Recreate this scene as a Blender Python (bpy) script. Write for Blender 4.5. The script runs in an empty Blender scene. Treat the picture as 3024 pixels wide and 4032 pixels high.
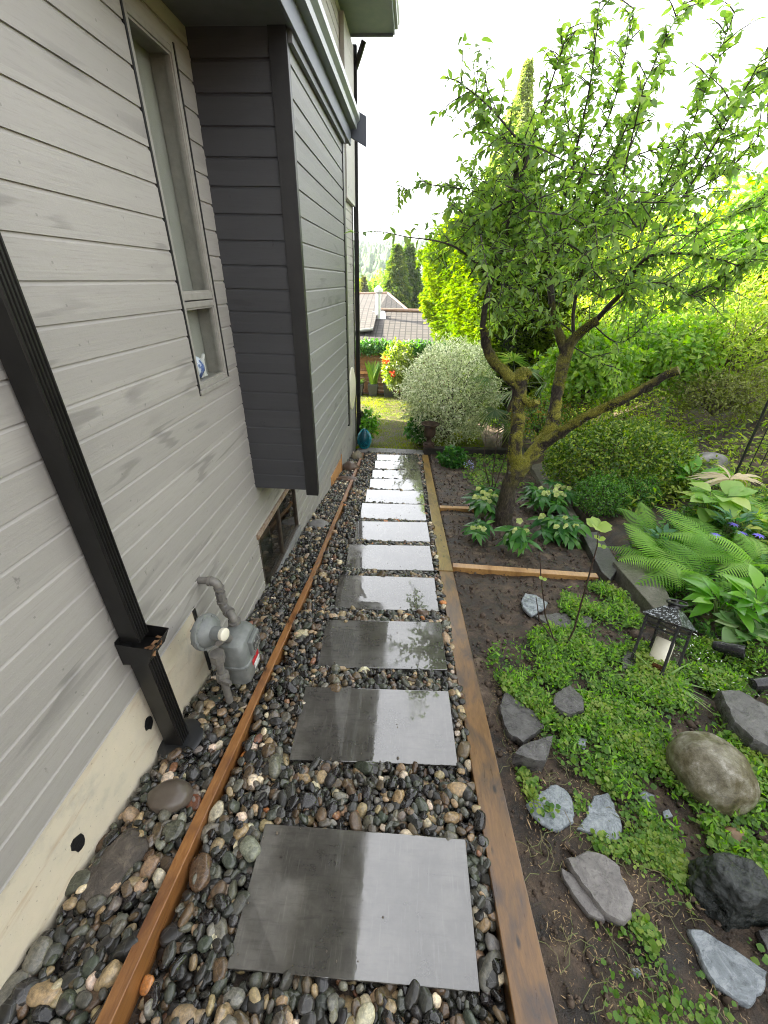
import bpy, math, random
import numpy as np
from mathutils import Vector, Matrix, noise as mnoise

R_ = random.Random(7)
rng = np.random.default_rng(11)
scene = bpy.context.scene
rad = math.radians

# ------------------------------------------------------------------ camera
CAM = np.array([[0.99740576, -0.05110763, 0.05069279],
                [0.06936397, 0.49408462, -0.86664239],
                [0.01924551, 0.86791036, 0.49634788]])
cam_d = bpy.data.cameras.new("camera")
cam = bpy.data.objects.new("camera", cam_d)
scene.collection.objects.link(cam)
m4 = Matrix([list(CAM[0]) + [0], list(CAM[1]) + [0], list(CAM[2]) + [0], [0, 0, 0, 1]])
cam.matrix_world = m4
cam_d.sensor_fit = 'VERTICAL'
cam_d.sensor_height = 36
cam_d.sensor_width = 27
cam_d.lens = 36 * 1599 / 4032
cam_d.clip_start = 0.05
cam_d.clip_end = 5000
scene.camera = cam

# ------------------------------------------------------------------ light
SUN_EL, SUN_AZ = 31.0, -77.0          # azimuth from +Y, negative = towards -X (behind the house)
world = bpy.data.worlds.new("World")
scene.world = world
world.use_nodes = True
wn = world.node_tree
bg = wn.nodes['Background']
sky = wn.nodes.new('ShaderNodeTexSky')
sky.sky_type = 'NISHITA'
sky.sun_disc = False
sky.sun_elevation = rad(SUN_EL)
sky.sun_rotation = rad(SUN_AZ)
sky.air_density = 1.0
sky.dust_density = 3.0
sky.ozone_density = 1.0
hz = wn.nodes.new('ShaderNodeHueSaturation')      # thin bright haze: a whiter sky
hz.inputs['Saturation'].default_value = .13
wn.links.new(sky.outputs[0], hz.inputs['Color'])
wn.links.new(hz.outputs[0], bg.inputs[0])
bg.inputs[1].default_value = 0.15
sd = bpy.data.lights.new("sun", 'SUN')
sd.energy = 5.0
sd.angle = rad(0.5)
sd.color = (1.0, 0.91, 0.72)
so = bpy.data.objects.new("sun", sd)
scene.collection.objects.link(so)
sdir = Vector((math.sin(rad(SUN_AZ)) * math.cos(rad(SUN_EL)), math.cos(rad(SUN_AZ)) * math.cos(rad(SUN_EL)), math.sin(rad(SUN_EL))))
so.rotation_euler = sdir.to_track_quat('Z', 'Y').to_euler()
so.location = sdir * 60
vs = scene.view_settings
vs.view_transform = 'Standard'
vs.look = 'None'
vs.exposure = 2.9
vs.gamma = 1.0
vs.use_curve_mapping = False
scene.render.engine = 'CYCLES'
scene.cycles.filter_width = 1.05
scene.cycles.denoising_prefilter = 'NONE'
scene.cycles.max_bounces = 8
scene.cycles.transparent_max_bounces = 12
scene.cycles.caustics_reflective = False
scene.cycles.caustics_refractive = False

# ------------------------------------------------------------------ pixel helpers (photo seen 1659 wide)
FPX = 1599.0
def ray(px, py):
    s = 3024 / 1659
    d = CAM @ np.array([px * s - 1512, -(py * s - 2016), -FPX])
    return d
def P(px, py, Y):                 # the point of that sight line at distance Y down the garden
    d = ray(px, py); d = d * Y / d[1]
    return (float(d[0]), float(d[1]), float(d[2]))
def PX(px, py, X):
    d = ray(px, py); d = d * X / d[0]
    return (float(d[0]), float(d[1]), float(d[2]))

def path_z(y):
    return -2.073 - .16 * y if y < 9 else -3.513 - .012 * (y - 9)
def rise(x, y):
    s = max(x - 2.5, 0)
    r = min(s / .1, 1) * .10 + .20 * min(s, 2.2) + .52 * max(min(s - 2.2, 9), 0) + .1 * max(s - 11.2, 0)
    f = 1 if y < 14 else max(0, 1 - (y - 14) / 14)
    return r * f
def terrain(x, y):
    if y > 16:
        b = -3.597 - .16 * (min(y, 90) - 16)
        if y > 90: b -= 0
    else:
        b = path_z(y)
    return b + (rise(x, y) if x > 2.5 else 0)
def at(px, py, dz=0.0):           # where a sight line meets the ground
    d = ray(px, py); d = d / np.linalg.norm(d)
    t = .6
    while t < 60:
        p = d * t
        if p[2] <= terrain(p[0], p[1]) + dz:
            lo, hi = t - .05, t
            for _ in range(12):
                mid = (lo + hi) / 2; q = d * mid
                if q[2] <= terrain(q[0], q[1]) + dz: hi = mid
                else: lo = mid
            p = d * hi
            return (float(p[0]), float(p[1]), float(p[2]))
        t += .05
    p = d * t
    return (float(p[0]), float(p[1]), float(p[2]))
def crop(x0, y0, s):              # measured crops of the photo -> 1659-wide pixels
    return lambda u, v: ((x0 + u * s) * 1659 / 3024, (y0 + v * s) * 1659 / 3024)

# ------------------------------------------------------------------ object helpers
COL = scene.collection
def tag(o, label=None, cat=None, group=None, kind=None):
    if label: o['label'] = label
    if cat: o['category'] = cat
    if group: o['group'] = group
    if kind: o['kind'] = kind
    return o
def empty(name, loc, label=None, cat=None, group=None, rz=0):
    o = bpy.data.objects.new(name, None); COL.objects.link(o)
    o.location = loc; o.rotation_euler = (0, 0, rz); o.empty_display_size = .1
    return tag(o, label, cat, group)
def link(name, me, mat, parent=None, smooth=False, world_coords=True):
    o = bpy.data.objects.new(name, me); COL.objects.link(o)
    if mat:
        for mm in (mat if isinstance(mat, (list, tuple)) else [mat]): me.materials.append(mm)
    if parent is not None:
        o.parent = parent
        if world_coords:
            bpy.context.view_layer.update()
            o.matrix_parent_inverse = parent.matrix_world.inverted()
    if smooth:
        me.polygons.foreach_set('use_smooth', np.ones(len(me.polygons), bool))
    return o
def npmesh(name, v, f, attrs=None):
    me = bpy.data.meshes.new(name)
    v = np.asarray(v, np.float32); f = np.asarray(f, np.int32)
    me.vertices.add(len(v)); me.vertices.foreach_set('co', v.ravel())
    k = f.shape[1]
    me.loops.add(f.size); me.loops.foreach_set('vertex_index', f.ravel())
    me.polygons.add(len(f)); me.polygons.foreach_set('loop_start', np.arange(len(f), dtype=np.int32) * k)
    me.update(calc_edges=True)
    for an, arr in (attrs or {}).items():
        arr = np.asarray(arr, np.float32)
        if arr.ndim == 1:
            a = me.attributes.new(an, 'FLOAT', 'POINT'); a.data.foreach_set('value', arr)
        else:
            a = me.attributes.new(an, 'FLOAT_COLOR', 'POINT')
            a.data.foreach_set('color', np.c_[arr, np.ones(len(arr), np.float32)].ravel())
    return me
def inst(name, tv, tf, Rm, T, mat, parent=None, tint=None, smooth=True, S=None, world_coords=True, col=None):
    """many copies of a template in ONE mesh: Rm (n,3,3) with columns = template axes, T (n,3)"""
    n = len(T); k = len(tv)
    tvv = np.broadcast_to(tv, (n, k, 3)) if S is None else tv[None] * S[:, None, :]
    V = np.einsum('nij,nkj->nki', Rm, tvv) + T[:, None, :]
    F = (tf[None] + (np.arange(n) * k)[:, None, None]).reshape(-1, tf.shape[1])
    at_ = {}
    if tint is None: tint = rng.random(n)
    at_['tint'] = np.repeat(tint, k)
    if col is not None: at_['pcol'] = np.repeat(col, k, axis=0)
    me = npmesh(name, V.reshape(-1, 3), F, at_)
    return link(name, me, mat, parent, smooth, world_coords)

class MB:
    def __init__(s): s.v = []; s.f = []
    def add(s, v, f):
        b = len(s.v); s.v += [tuple(map(float, p)) for p in v]; s.f += [tuple(i + b for i in q) for q in f]; return s
    def box(s, x0, x1, y0, y1, z0, z1, M=None):
        v = [(x, y, z) for x in (x0, x1) for y in (y0, y1) for z in (z0, z1)]
        if M is not None: v = [M @ Vector(p) for p in v]
        return s.add(v, [(0, 1, 3, 2), (4, 6, 7, 5), (0, 4, 5, 1), (2, 3, 7, 6), (0, 2, 6, 4), (1, 5, 7, 3)])
    def beam(s, a, b, w, h, up=(0, 0, 1)):
        a, b = Vector(a), Vector(b); d = (b - a).normalized(); u = Vector(up); sd_ = d.cross(u).normalized(); u = sd_.cross(d)
        v = [p + sd_ * (w / 2 * i) + u * (h / 2 * j) for p in (a, b) for i in (-1, 1) for j in (-1, 1)]
        return s.add(v, [(0, 1, 3, 2), (4, 6, 7, 5), (0, 4, 5, 1), (2, 3, 7, 6), (0, 2, 6, 4), (1, 5, 7, 3)])
    def tube(s, pts, rr, n=8, cap=True, jit=0):
        pts = [Vector(p) for p in pts]
        if not hasattr(rr, '__len__'): rr = [rr] * len(pts)
        d0 = (pts[1] - pts[0]).normalized()
        u = d0.orthogonal().normalized(); rings = []
        for i, p in enumerate(pts):
            d = (pts[min(i + 1, len(pts) - 1)] - pts[max(i - 1, 0)]).normalized()
            u = (u - d * u.dot(d)).normalized(); w = d.cross(u)
            ring = []
            for k in range(n):
                a = 2 * math.pi * k / n
                pk = p + (u * math.cos(a) + w * math.sin(a)) * rr[i]; r = rr[i] * (1 + jit * (mnoise.noise(pk * 7) + .6 * mnoise.noise(pk * 19) + .35 * mnoise.noise(pk * 45))) if jit else rr[i]
                ring.append(p + u * (r * math.cos(a)) + w * (r * math.sin(a)))
            rings.append(ring)
        v = [q for r in rings for q in r]; f = []
        for i in range(len(pts) - 1):
            for k in range(n):
                a, b = i * n + k, i * n + (k + 1) % n
                f.append((a, b, b + n, a + n))
        if cap:
            f.append(tuple(range(n))[::-1]); f.append(tuple(range((len(pts) - 1) * n, len(pts) * n)))
        return s.add(v, f)
    def lathe(s, prof, n=24, c=(0, 0, 0), M=None):
        v = []; f = []
        for r, z in prof:
            for k in range(n):
                a = 2 * math.pi * k / n
                p = Vector((r * math.cos(a), r * math.sin(a), z))
                if M is not None: p = M @ p
                v.append(p + Vector(c))
        for i in range(len(prof) - 1):
            for k in range(n):
                a, b = i * n + k, i * n + (k + 1) % n
                f.append((a, b, b + n, a + n))
        f.append(tuple(range(n))[::-1]); f.append(tuple(range((len(prof) - 1) * n, len(prof) * n)))
        return s.add(v, f)
    def slabpoly(s, top, bot):    # closed solid between two matching outlines
        n = len(top); v = list(top) + list(bot)
        return s.add(v, [tuple(range(n)), tuple(range(n, 2 * n))[::-1]] + [(i, i + n, (i + 1) % n + n, (i + 1) % n) for i in range(n)])
    def build(s, name, mat, parent=None, smooth=False, bevel=0, seg=2, wc=True):
        me = bpy.data.meshes.new(name); me.from_pydata(s.v, [], s.f); me.update()
        import bmesh
        bm = bmesh.new(); bm.from_mesh(me); bmesh.ops.recalc_face_normals(bm, faces=bm.faces); bm.to_mesh(me); bm.free()
        o = link(name, me, mat, parent, smooth, wc)
        if smooth: me.set_sharp_from_angle(angle=rad(42))
        if bevel:
            b = o.modifiers.new('bevel', 'BEVEL'); b.width = bevel; b.segments = seg; b.limit_method = 'ANGLE'; b.angle_limit = rad(35)
        return o
def copy_tree(o, parent=None):
    c = o.copy(); COL.objects.link(c)
    if parent is not None: c.parent = parent
    for ch in list(o.children): copy_tree(ch, c)
    return c

# ------------------------------------------------------------------ materials
def newmat(name):
    m = bpy.data.materials.new(name); m.use_nodes = True
    nt = m.node_tree
    return m, nt, nt.nodes['Principled BSDF']
def N(nt, t, **kw):
    n = nt.nodes.new(t)
    for k, v in kw.items():
        if k.startswith('i_'):
            key = k[2:]; key = int(key) if key.isdigit() else key.replace('_', ' ')
            n.inputs[key].default_value = v
        else: setattr(n, k, v)
    return n
def coords(nt, scale=(1, 1, 1), kind='Object', rnd=False):
    tc = N(nt, 'ShaderNodeTexCoord'); mp = N(nt, 'ShaderNodeMapping')
    mp.inputs['Scale'].default_value = scale
    nt.links.new(tc.outputs[kind], mp.inputs['Vector'])
    if rnd:
        oi = N(nt, 'ShaderNodeObjectInfo'); ml = N(nt, 'ShaderNodeMath', operation='MULTIPLY'); ml.inputs[1].default_value = 37
        nt.links.new(oi.outputs['Random'], ml.inputs[0]); nt.links.new(ml.outputs[0], mp.inputs['Location'])
    return mp.outputs[0]
def noise_(nt, vec, scale, detail=4, rough=.55, dist=0):
    n = N(nt, 'ShaderNodeTexNoise'); n.inputs['Scale'].default_value = scale; n.inputs['Detail'].default_value = detail
    n.inputs['Roughness'].default_value = rough; n.inputs['Distortion'].default_value = dist
    nt.links.new(vec, n.inputs['Vector']); return n.outputs['Fac']
def ramp(nt, fac, stops):
    r = N(nt, 'ShaderNodeValToRGB'); cr = r.color_ramp
    while len(cr.elements) < len(stops): cr.elements.new(.5)
    for e, (p, c) in zip(cr.elements, stops):
        e.position = p; e.color = (*c, 1) if len(c) == 3 else c
    nt.links.new(fac, r.inputs[0]); return r.outputs[0]
def gray(a): return (a, a, a)
def mix(nt, a, b, fac, mode='MIX'):
    n = N(nt, 'ShaderNodeMix', data_type='RGBA', blend_type=mode)
    for sock, val in ((n.inputs[0], fac), (n.inputs[6], a), (n.inputs[7], b)):
        if hasattr(val, 'links') or hasattr(val, 'is_linked'): nt.links.new(val, sock)
        elif isinstance(val, (int, float)): sock.default_value = val
        else: sock.default_value = (*val, 1)
    return n.outputs[2]
def math_(nt, op, a, b=0):
    n = N(nt, 'ShaderNodeMath', operation=op)
    for s_, val in zip(n.inputs, (a, b)):
        if hasattr(val, 'is_linked'): nt.links.new(val, s_)
        else: s_.default_value = val
    return n.outputs[0]
def bump(nt, bsdf, h, strength=.3, dist=.01):
    b = N(nt, 'ShaderNodeBump'); b.inputs['Strength'].default_value = strength; b.inputs['Distance'].default_value = dist
    nt.links.new(h, b.inputs['Height']); nt.links.new(b.outputs[0], bsdf.inputs['Normal'])
def simple(name, c, rough=.5, c2=None, scale=8, stretch=(1, 1, 1), lo=.35, hi=.65, bs=0, bscale=60, bdist=.004, metal=0, spec=.5, coat=0, rnd=False, r2=None):
    m, nt, b = newmat(name)
    v = coords(nt, stretch, rnd=rnd)
    if c2 is not None:
        f = noise_(nt, v, scale, 6, .6)
        nt.links.new(ramp(nt, f, [(lo, c), (hi, c2)]), b.inputs['Base Color'])
        if r2 is not None: nt.links.new(ramp(nt, f, [(lo, gray(rough)), (hi, gray(r2))]), b.inputs['Roughness'])
    else: b.inputs['Base Color'].default_value = (*c, 1)
    if r2 is None: b.inputs['Roughness'].default_value = rough
    b.inputs['Metallic'].default_value = metal; b.inputs['Specular IOR Level'].default_value = spec
    b.inputs['Coat Weight'].default_value = coat; b.inputs['Coat Roughness'].default_value = .08
    if bs: bump(nt, b, noise_(nt, v, bscale, 5, .6), bs, bdist)
    return m
def leafmat(name, c1, c2, trans=.45, rough=.45, tcol=None, c3=None, spec=.32):
    m, nt, b = newmat(name)
    a = N(nt, 'ShaderNodeAttribute', attribute_name='tint')
    stops = [(0, c1), (1, c2)] if c3 is None else [(0, c1), (.55, c2), (1, c3)]
    col = ramp(nt, a.outputs['Fac'], stops)
    nt.links.new(col, b.inputs['Base Color'])
    b.inputs['Roughness'].default_value = rough; b.inputs['Specular IOR Level'].default_value = spec
    t = N(nt, 'ShaderNodeBsdfTranslucent')
    tc = mix(nt, col, tcol or (1.0, 1.15, .45), 1.0, 'MULTIPLY')
    hs = N(nt, 'ShaderNodeHueSaturation'); hs.inputs['Value'].default_value = 1.7; hs.inputs['Saturation'].default_value = 1.1
    nt.links.new(tc, hs.inputs['Color']); nt.links.new(hs.outputs[0], t.inputs[0])
    ms = N(nt, 'ShaderNodeMixShader'); ms.inputs[0].default_value = trans
    nt.links.new(b.outputs[0], ms.inputs[1]); nt.links.new(t.outputs[0], ms.inputs[2])
    nt.links.new(ms.outputs[0], nt.nodes['Material Output'].inputs[0])
    return m

def siding_mat(name, c, cdark, ex=.1335):
    m, nt, b = newmat(name)
    tc = N(nt, 'ShaderNodeTexCoord'); sx = N(nt, 'ShaderNodeSeparateXYZ'); nt.links.new(tc.outputs['Object'], sx.inputs[0])
    u = math_(nt, 'ADD', sx.outputs[0], sx.outputs[1])
    course = math_(nt, 'FLOOR', math_(nt, 'DIVIDE', math_(nt, 'ADD', sx.outputs[2], 20 + .024), ex))
    wn_ = N(nt, 'ShaderNodeTexWhiteNoise', noise_dimensions='1D'); nt.links.new(course, wn_.inputs['W'])
    off = math_(nt, 'MULTIPLY', wn_.outputs['Value'], 40)
    cb = N(nt, 'ShaderNodeCombineXYZ')
    nt.links.new(math_(nt, 'ADD', u, off), cb.inputs[0]); nt.links.new(sx.outputs[2], cb.inputs[2]); nt.links.new(off, cb.inputs[1])
    def stretch(a, z):
        mp = N(nt, 'ShaderNodeMapping'); mp.inputs['Scale'].default_value = (a, 1, z); nt.links.new(cb.outputs[0], mp.inputs[0]); return mp.outputs[0]
    grain = noise_(nt, stretch(2.2, 70), 1.0, 5, .65, .6)
    cath = N(nt, 'ShaderNodeTexWave', wave_type='RINGS', rings_direction='Z'); cath.inputs['Scale'].default_value = 1.0
    cath.inputs['Distortion'].default_value = 9; cath.inputs['Detail'].default_value = 2.5; cath.inputs['Detail Scale'].default_value = 1.3
    nt.links.new(stretch(.9, 9), cath.inputs['Vector'])
    blot = noise_(nt, stretch(3.0, 9), 1.0, 6, .7, .4)
    spots = noise_(nt, stretch(15, 9), 1.0, 5, .65, .5)
    rough_ = noise_(nt, stretch(40, 60), 1.0, 4, .7)
    val = ramp(nt, wn_.outputs['Value'], [(0, gray(.90)), (1, gray(1.06))])
    col = mix(nt, c, val, 1, 'MULTIPLY')
    col = mix(nt, col, cdark, ramp(nt, blot, [(.60, gray(0)), (.80, gray(.26))]))
    cmask = math_(nt, 'MULTIPLY', ramp(nt, cath.outputs['Fac'], [(.55, gray(0)), (.95, gray(1))]), ramp(nt, noise_(nt, stretch(.8, 3), 1.0, 2), [(.58, gray(0)), (.66, gray(.5))]))
    col = mix(nt, col, cdark, cmask)
    col = mix(nt, col, tuple(x * .45 for x in cdark), ramp(nt, spots, [(.665, gray(0)), (.76, gray(.75))]))
    col = mix(nt, col, tuple(x * .8 for x in c), ramp(nt, grain, [(.45, gray(0)), (.75, gray(.35))]))
    streak = noise_(nt, stretch(9, 160), 1.0, 3, .6)
    col = mix(nt, col, tuple(x * .72 for x in c), ramp(nt, streak, [(.55, gray(0)), (.75, gray(.5))]))
    fr_ = math_(nt, 'FRACT', math_(nt, 'DIVIDE', math_(nt, 'ADD', u, off), 3.66))
    joint = math_(nt, 'LESS_THAN', math_(nt, 'ABSOLUTE', math_(nt, 'SUBTRACT', fr_, .5)), .0006)
    nf_ = math_(nt, 'ABSOLUTE', math_(nt, 'SUBTRACT', math_(nt, 'FRACT', math_(nt, 'DIVIDE', u, .61)), .5))
    zf_ = math_(nt, 'ABSOLUTE', math_(nt, 'SUBTRACT', math_(nt, 'FRACT', math_(nt, 'DIVIDE', math_(nt, 'ADD', sx.outputs[2], 20 + .024), ex)), .22))
    nail = math_(nt, 'MULTIPLY', math_(nt, 'LESS_THAN', nf_, .0065), math_(nt, 'LESS_THAN', zf_, .03))
    col = mix(nt, col, (.05, .048, .045), math_(nt, 'MULTIPLY', nail, .35))
    nt.links.new(col, b.inputs['Base Color'])
    b.inputs['Roughness'].default_value = .62
    h = math_(nt, 'ADD', math_(nt, 'MULTIPLY', grain, .6), math_(nt, 'MULTIPLY', rough_, .5))
    bump(nt, b, h, .55, .004)
    return m
def timber_mat(name, c, c2, stain, rough=.35, gs=(60, 2.5, 60), spec=.5, coat=.3):
    m, nt, b = newmat(name)
    v = coords(nt, gs, rnd=True); v2 = coords(nt, (7, 2.4, 7), rnd=True); v3 = coords(nt, (14, 5, 14), rnd=True)
    g = noise_(nt, v, 1, 5, .65, .8)
    col = ramp(nt, g, [(.3, c), (.7, c2)])
    col = mix(nt, col, stain, ramp(nt, noise_(nt, v2, 1, 5, .6, .5), [(.46, gray(0)), (.62, gray(.85))]))
    vo = N(nt, 'ShaderNodeTexVoronoi'); vo.inputs['Scale'].default_value = 1.0; nt.links.new(v3, vo.inputs['Vector'])
    col = mix(nt, col, tuple(x * .22 for x in stain), ramp(nt, vo.outputs['Distance'], [(.07, gray(.9)), (.16, gray(0))]))
    nt.links.new(col, b.inputs['Base Color'])
    nt.links.new(ramp(nt, g, [(.2, gray(rough * .6)), (.8, gray(rough * 1.4))]), b.inputs['Roughness'])
    b.inputs['Coat Weight'].default_value = coat; b.inputs['Coat Roughness'].default_value = .15
    bump(nt, b, g, .4, .003)
    return m

SIDING = siding_mat('grey_cedar_siding', (.345, .328, .300), (.130, .124, .115))
BAYF = siding_mat('bay_shade_grey_siding', (.235, .236, .226), (.085, .086, .083))  # darker copy of the wall siding, the bay's shade put into its colour
TRIM = simple('black_trim_paint', (.010, .010, .0105), .45, (.018, .0175, .017), 6, bs=.2, bscale=90)
ALU = simple('black_aluminium', (.007, .0068, .0065), .36, (.012, .0115, .011), 12, bs=.08, bscale=120, spec=.35)
SOFFIT = simple('blue_grey_soffit', (.12, .125, .13), .6, (.15, .155, .16), 9, bs=.15)
CREAM = None
def cream_mat():
    m, nt, b = newmat('cream_concrete')
    v = coords(nt)
    col = ramp(nt, noise_(nt, v, 3.5, 8, .65), [(.3, (.66, .58, .44)), (.55, (.60, .54, .42)), (.72, (.40, .38, .32))])
    sv = coords(nt, (1, 3, 14))
    col = mix(nt, col, (.42, .28, .16), ramp(nt, noise_(nt, sv, 1.2, 4, .6), [(.58, gray(0)), (.75, gray(.5))]))
    sp = noise_(nt, v, 55, 3, .6)
    col = mix(nt, col, (.16, .13, .10), ramp(nt, sp, [(.66, gray(0)), (.74, gray(.7))]))
    nt.links.new(col, b.inputs['Base Color']); b.inputs['Roughness'].default_value = .8
    bump(nt, b, noise_(nt, v, 30, 8, .65), .5, .006)
    return m
CREAM = cream_mat()
TAUPE = simple('taupe_vinyl_frame', (.33, .315, .28), .45, (.27, .26, .23), 20)
def glass_mat(name, tint=(.94, .95, .94), refl=1.0):
    m, nt, b = newmat(name)
    nt.nodes.remove(b)
    gl = N(nt, 'ShaderNodeBsdfGlossy'); gl.inputs['Roughness'].default_value = .01
    tr = N(nt, 'ShaderNodeBsdfTransparent'); tr.inputs[0].default_value = (*tint, 1)
    fr = N(nt, 'ShaderNodeFresnel'); fr.inputs['IOR'].default_value = 1.5
    ms = N(nt, 'ShaderNodeMixShader')
    ge = N(nt, 'ShaderNodeNewGeometry')
    nt.links.new(math_(nt, 'MULTIPLY', fr.outputs[0], math_(nt, 'SUBTRACT', 1.0, ge.outputs['Backfacing'])), ms.inputs[0]); nt.links.new(tr.outputs[0], ms.inputs[1]); nt.links.new(gl.outputs[0], ms.inputs[2])
    nt.links.new(ms.outputs[0], nt.nodes['Material Output'].inputs[0])
    return m
GLASS = glass_mat('window_glass')
CLEAR = glass_mat('lantern_glass', (.92, .95, .93))
INNER = simple('room_wall', (.34, .35, .30), .8)
CURTAIN = simple('dark_curtain', (.05, .055, .05), .8)
# ================================================================== HOUSE
XW, XB, EX = -1.275, -.753, .1335
house = empty('house', (XW, 3, -2.4), 'two storey house side clad in weathered grey horizontal cedar boards', 'house')
PROF = [(0, .016), (.88, .016), (.94, .009), (1.0, .007)]
def siding(mb, fixed, a0, a1, z0, z1, axis='y', sign=1, holes=(), phase=-.024):
    """boards with a coved upper edge; axis = running direction; fixed = plane; sign = outward"""
    zs = sorted({h[2] for h in holes} | {h[3] for h in holes})
    k0 = math.floor((z0 - phase) / EX); k1 = math.ceil((z1 - phase) / EX)
    def off(t):
        for (t0, o0), (t1, o1) in zip(PROF, PROF[1:]):
            if t <= t1: return o0 + (o1 - o0) * (t - t0) / (t1 - t0) if t1 > t0 else o1
        return PROF[-1][1]
    def pt(a, z, o):
        return (fixed + sign * o, a, z) if axis == 'y' else (a, fixed + sign * o, z)
    for k in range(k0, k1):
        zb = phase + k * EX
        cuts = sorted({max(z0, zb), min(z1, zb + EX)} | {z for z in zs if max(z0, zb) < z < min(z1, zb + EX)} |
                      {zb + t * EX for t, _ in PROF if max(z0, zb) < zb + t * EX < min(z1, zb + EX)})
        for lo, hi in zip(cuts, cuts[1:]):
            if hi - lo < 1e-5: continue
            mid = (lo + hi) / 2
            iv = [(a0, a1)]
            for (h0, h1, hz0, hz1) in holes:
                if hz0 < mid < hz1:
                    iv = [q for (s, e) in iv for q in ((s, min(e, h0)), (max(s, h1), e)) if q[1] - q[0] > 1e-4]
            for s, e in iv:
                j = [s] + [x for x in np.arange(math.ceil(s / .6) * .6, e, .6)] + [e]
                for p, q in zip(j, j[1:]):
                    if q - p < 1e-5: continue
                    mb.add([pt(p, lo, off((lo - zb) / EX)), pt(q, lo, off((lo - zb) / EX)), pt(q, hi, off((hi - zb) / EX)), pt(p, hi, off((hi - zb) / EX))], [(0, 1, 2, 3)])
                    if abs(lo - zb) < 1e-6:      # underside of the lip
                        mb.add([pt(p, lo, .005), pt(q, lo, .005), pt(q, lo, off(0)), pt(p, lo, off(0))], [(0, 1, 2, 3)])
# openings: y0, y1, z0, z1
W1 = (2.39, 2.80, -.595, .975); W2 = (2.87, 4.07, -2.58, -1.97)
zc = -1.775        # siding bottom near the camera
w = MB()
siding(w, XW, -4.0, 1.80, zc, 3.6, holes=[])
siding(w, XW, 1.80, 9.36, -3.75, 3.6, holes=[W1, W2])
w.build('wall', SIDING, house)
w = MB(); w.box(XW - .10, XW - .004, -4.0, W2[0] - .05, -3.8, zc - .01); w.box(XW - .10, XW - .004, W2[1] + .05, 9.34, -3.8, zc - .01); w.box(XW - .10, XW - .004, W2[0] - .05, W2[1] + .05, -3.8, W2[2] - .05); w.box(XW - .012, XW + .001, -4.0, 1.795, -2.5, zc - .002)
w.build('foundation', CREAM, house)
TAR = simple('tar', (.012, .012, .013), .35, bs=.6, bscale=60)
for (px, py) in ((170, 1822), (322, 1562)):
    c = Vector(PX(px, py, XW + .003)); outl = []
    for k in range(11):
        a = k / 11 * 6.283; rr_ = .036 * (1 + .45 * mnoise.noise(Vector((k * 2.1, px, 0))))
        outl.append((XW + .004, c.y + rr_ * math.cos(a) * .8, c.z + rr_ * math.sin(a) * 1.25))
    patch = MB(); patch.slabpoly(outl, [(x - .01, y, z) for x, y, z in outl]); patch.build('tar_patch', TAR, house)
# black gap where the siding steps down past the foundation
w = MB(); w.box(XW - .02, XW + .012, 1.782, 1.803, -2.33, zc + .02); w.build('wall_joint', TRIM, house)
# interior
def room(y0, y1, z0, z1, d=.5, name='room_lining'):
    m = MB(); x0, x1 = XW - d, XW - .11
    m.add([(x0, y0, z0), (x0, y1, z0), (x0, y1, z1), (x0, y0, z1)], [(0, 1, 2, 3)])
    m.add([(x0, y0, z0), (x1, y0, z0), (x1, y1, z0), (x0, y1, z0)], [(0, 1, 2, 3)])
    m.add([(x0, y0, z1), (x1, y0, z1), (x1, y1, z1), (x0, y1, z1)], [(0, 1, 2, 3)])
    m.add([(x0, y0, z0), (x1, y0, z0), (x1, y0, z1), (x0, y0, z1)], [(0, 1, 2, 3)])
    m.add([(x0, y1, z0), (x1, y1, z0), (x1, y1, z1), (x0, y1, z1)], [(0, 1, 2, 3)])
    return m
def window(rect, bars_z=(), bars_y=(), fw=.027, mat=None, depth=.03, label=None):
    y0, y1, z0, z1 = rect; mat = mat or TAUPE
    m = MB(); xf = XW + .018; xb = XW - .1
    m.box(xb, xf, y0, y0 + fw, z0, z1); m.box(xb, xf, y1 - fw, y1, z0, z1)
    m.box(xb, xf - .001, y0 + fw, y1 - fw, z1 - fw, z1); m.box(xb, xf - .001, y0 + fw, y1 - fw, z0, z0 + fw)
    for z in bars_z:
        m.box(xb, xf - .001, y0 + fw, y1 - fw, z - .04, z - .008); m.box(xb, xf - .002, y0 + fw, y1 - fw, z - .002, z + .035)
    for y in bars_y: m.box(xb, xf - .004, y - .022, y + .022, z0 + fw, z1 - fw)
    fr = m.build('window', mat, house, bevel=.003)
    if label: fr['label'] = label
    # inner sash beads
    s = MB(); xs = XW + .010; b = .010; lv = [z0 + fw] + [q for z in bars_z for q in (z - .04, z + .035)] + [z1 - fw]
    hv = [y0 + fw] + [q for y in bars_y for q in (y - .022, y + .022)] + [y1 - fw]
    for za, zb_ in zip(lv[::2], lv[1::2]):
        for ya, yb_ in zip(hv[::2], hv[1::2]):
            s.box(xs - .03, xs, ya, ya + b, za, zb_); s.box(xs - .03, xs, yb_ - b, yb_, za, zb_)
            s.box(xs - .03, xs - .001, ya + b, yb_ - b, za, za + b); s.box(xs - .03, xs - .001, ya + b, yb_ - b, zb_ - b, zb_)
            g = MB(); g.box(xs - .018, xs - .012, ya + b, yb_ - b, za + b, zb_ - b); g.build('pane', GLASS, fr)
    s.build('sash', mat, fr)
    return fr
win1 = window(W1, bars_z=(-.12,), label='tall narrow window with small lower pane')
m = room(W1[0] - .05, W1[1] + .35, W1[2] - .02, W1[3] + .05, .55); m.build('room_lining', INNER, win1)
m = MB(); m.box(XW - .11, XW - .105, W1[0] - .04, W1[0] + .13, W1[2], W1[3]); m.build('curtain', CURTAIN, win1)
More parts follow.
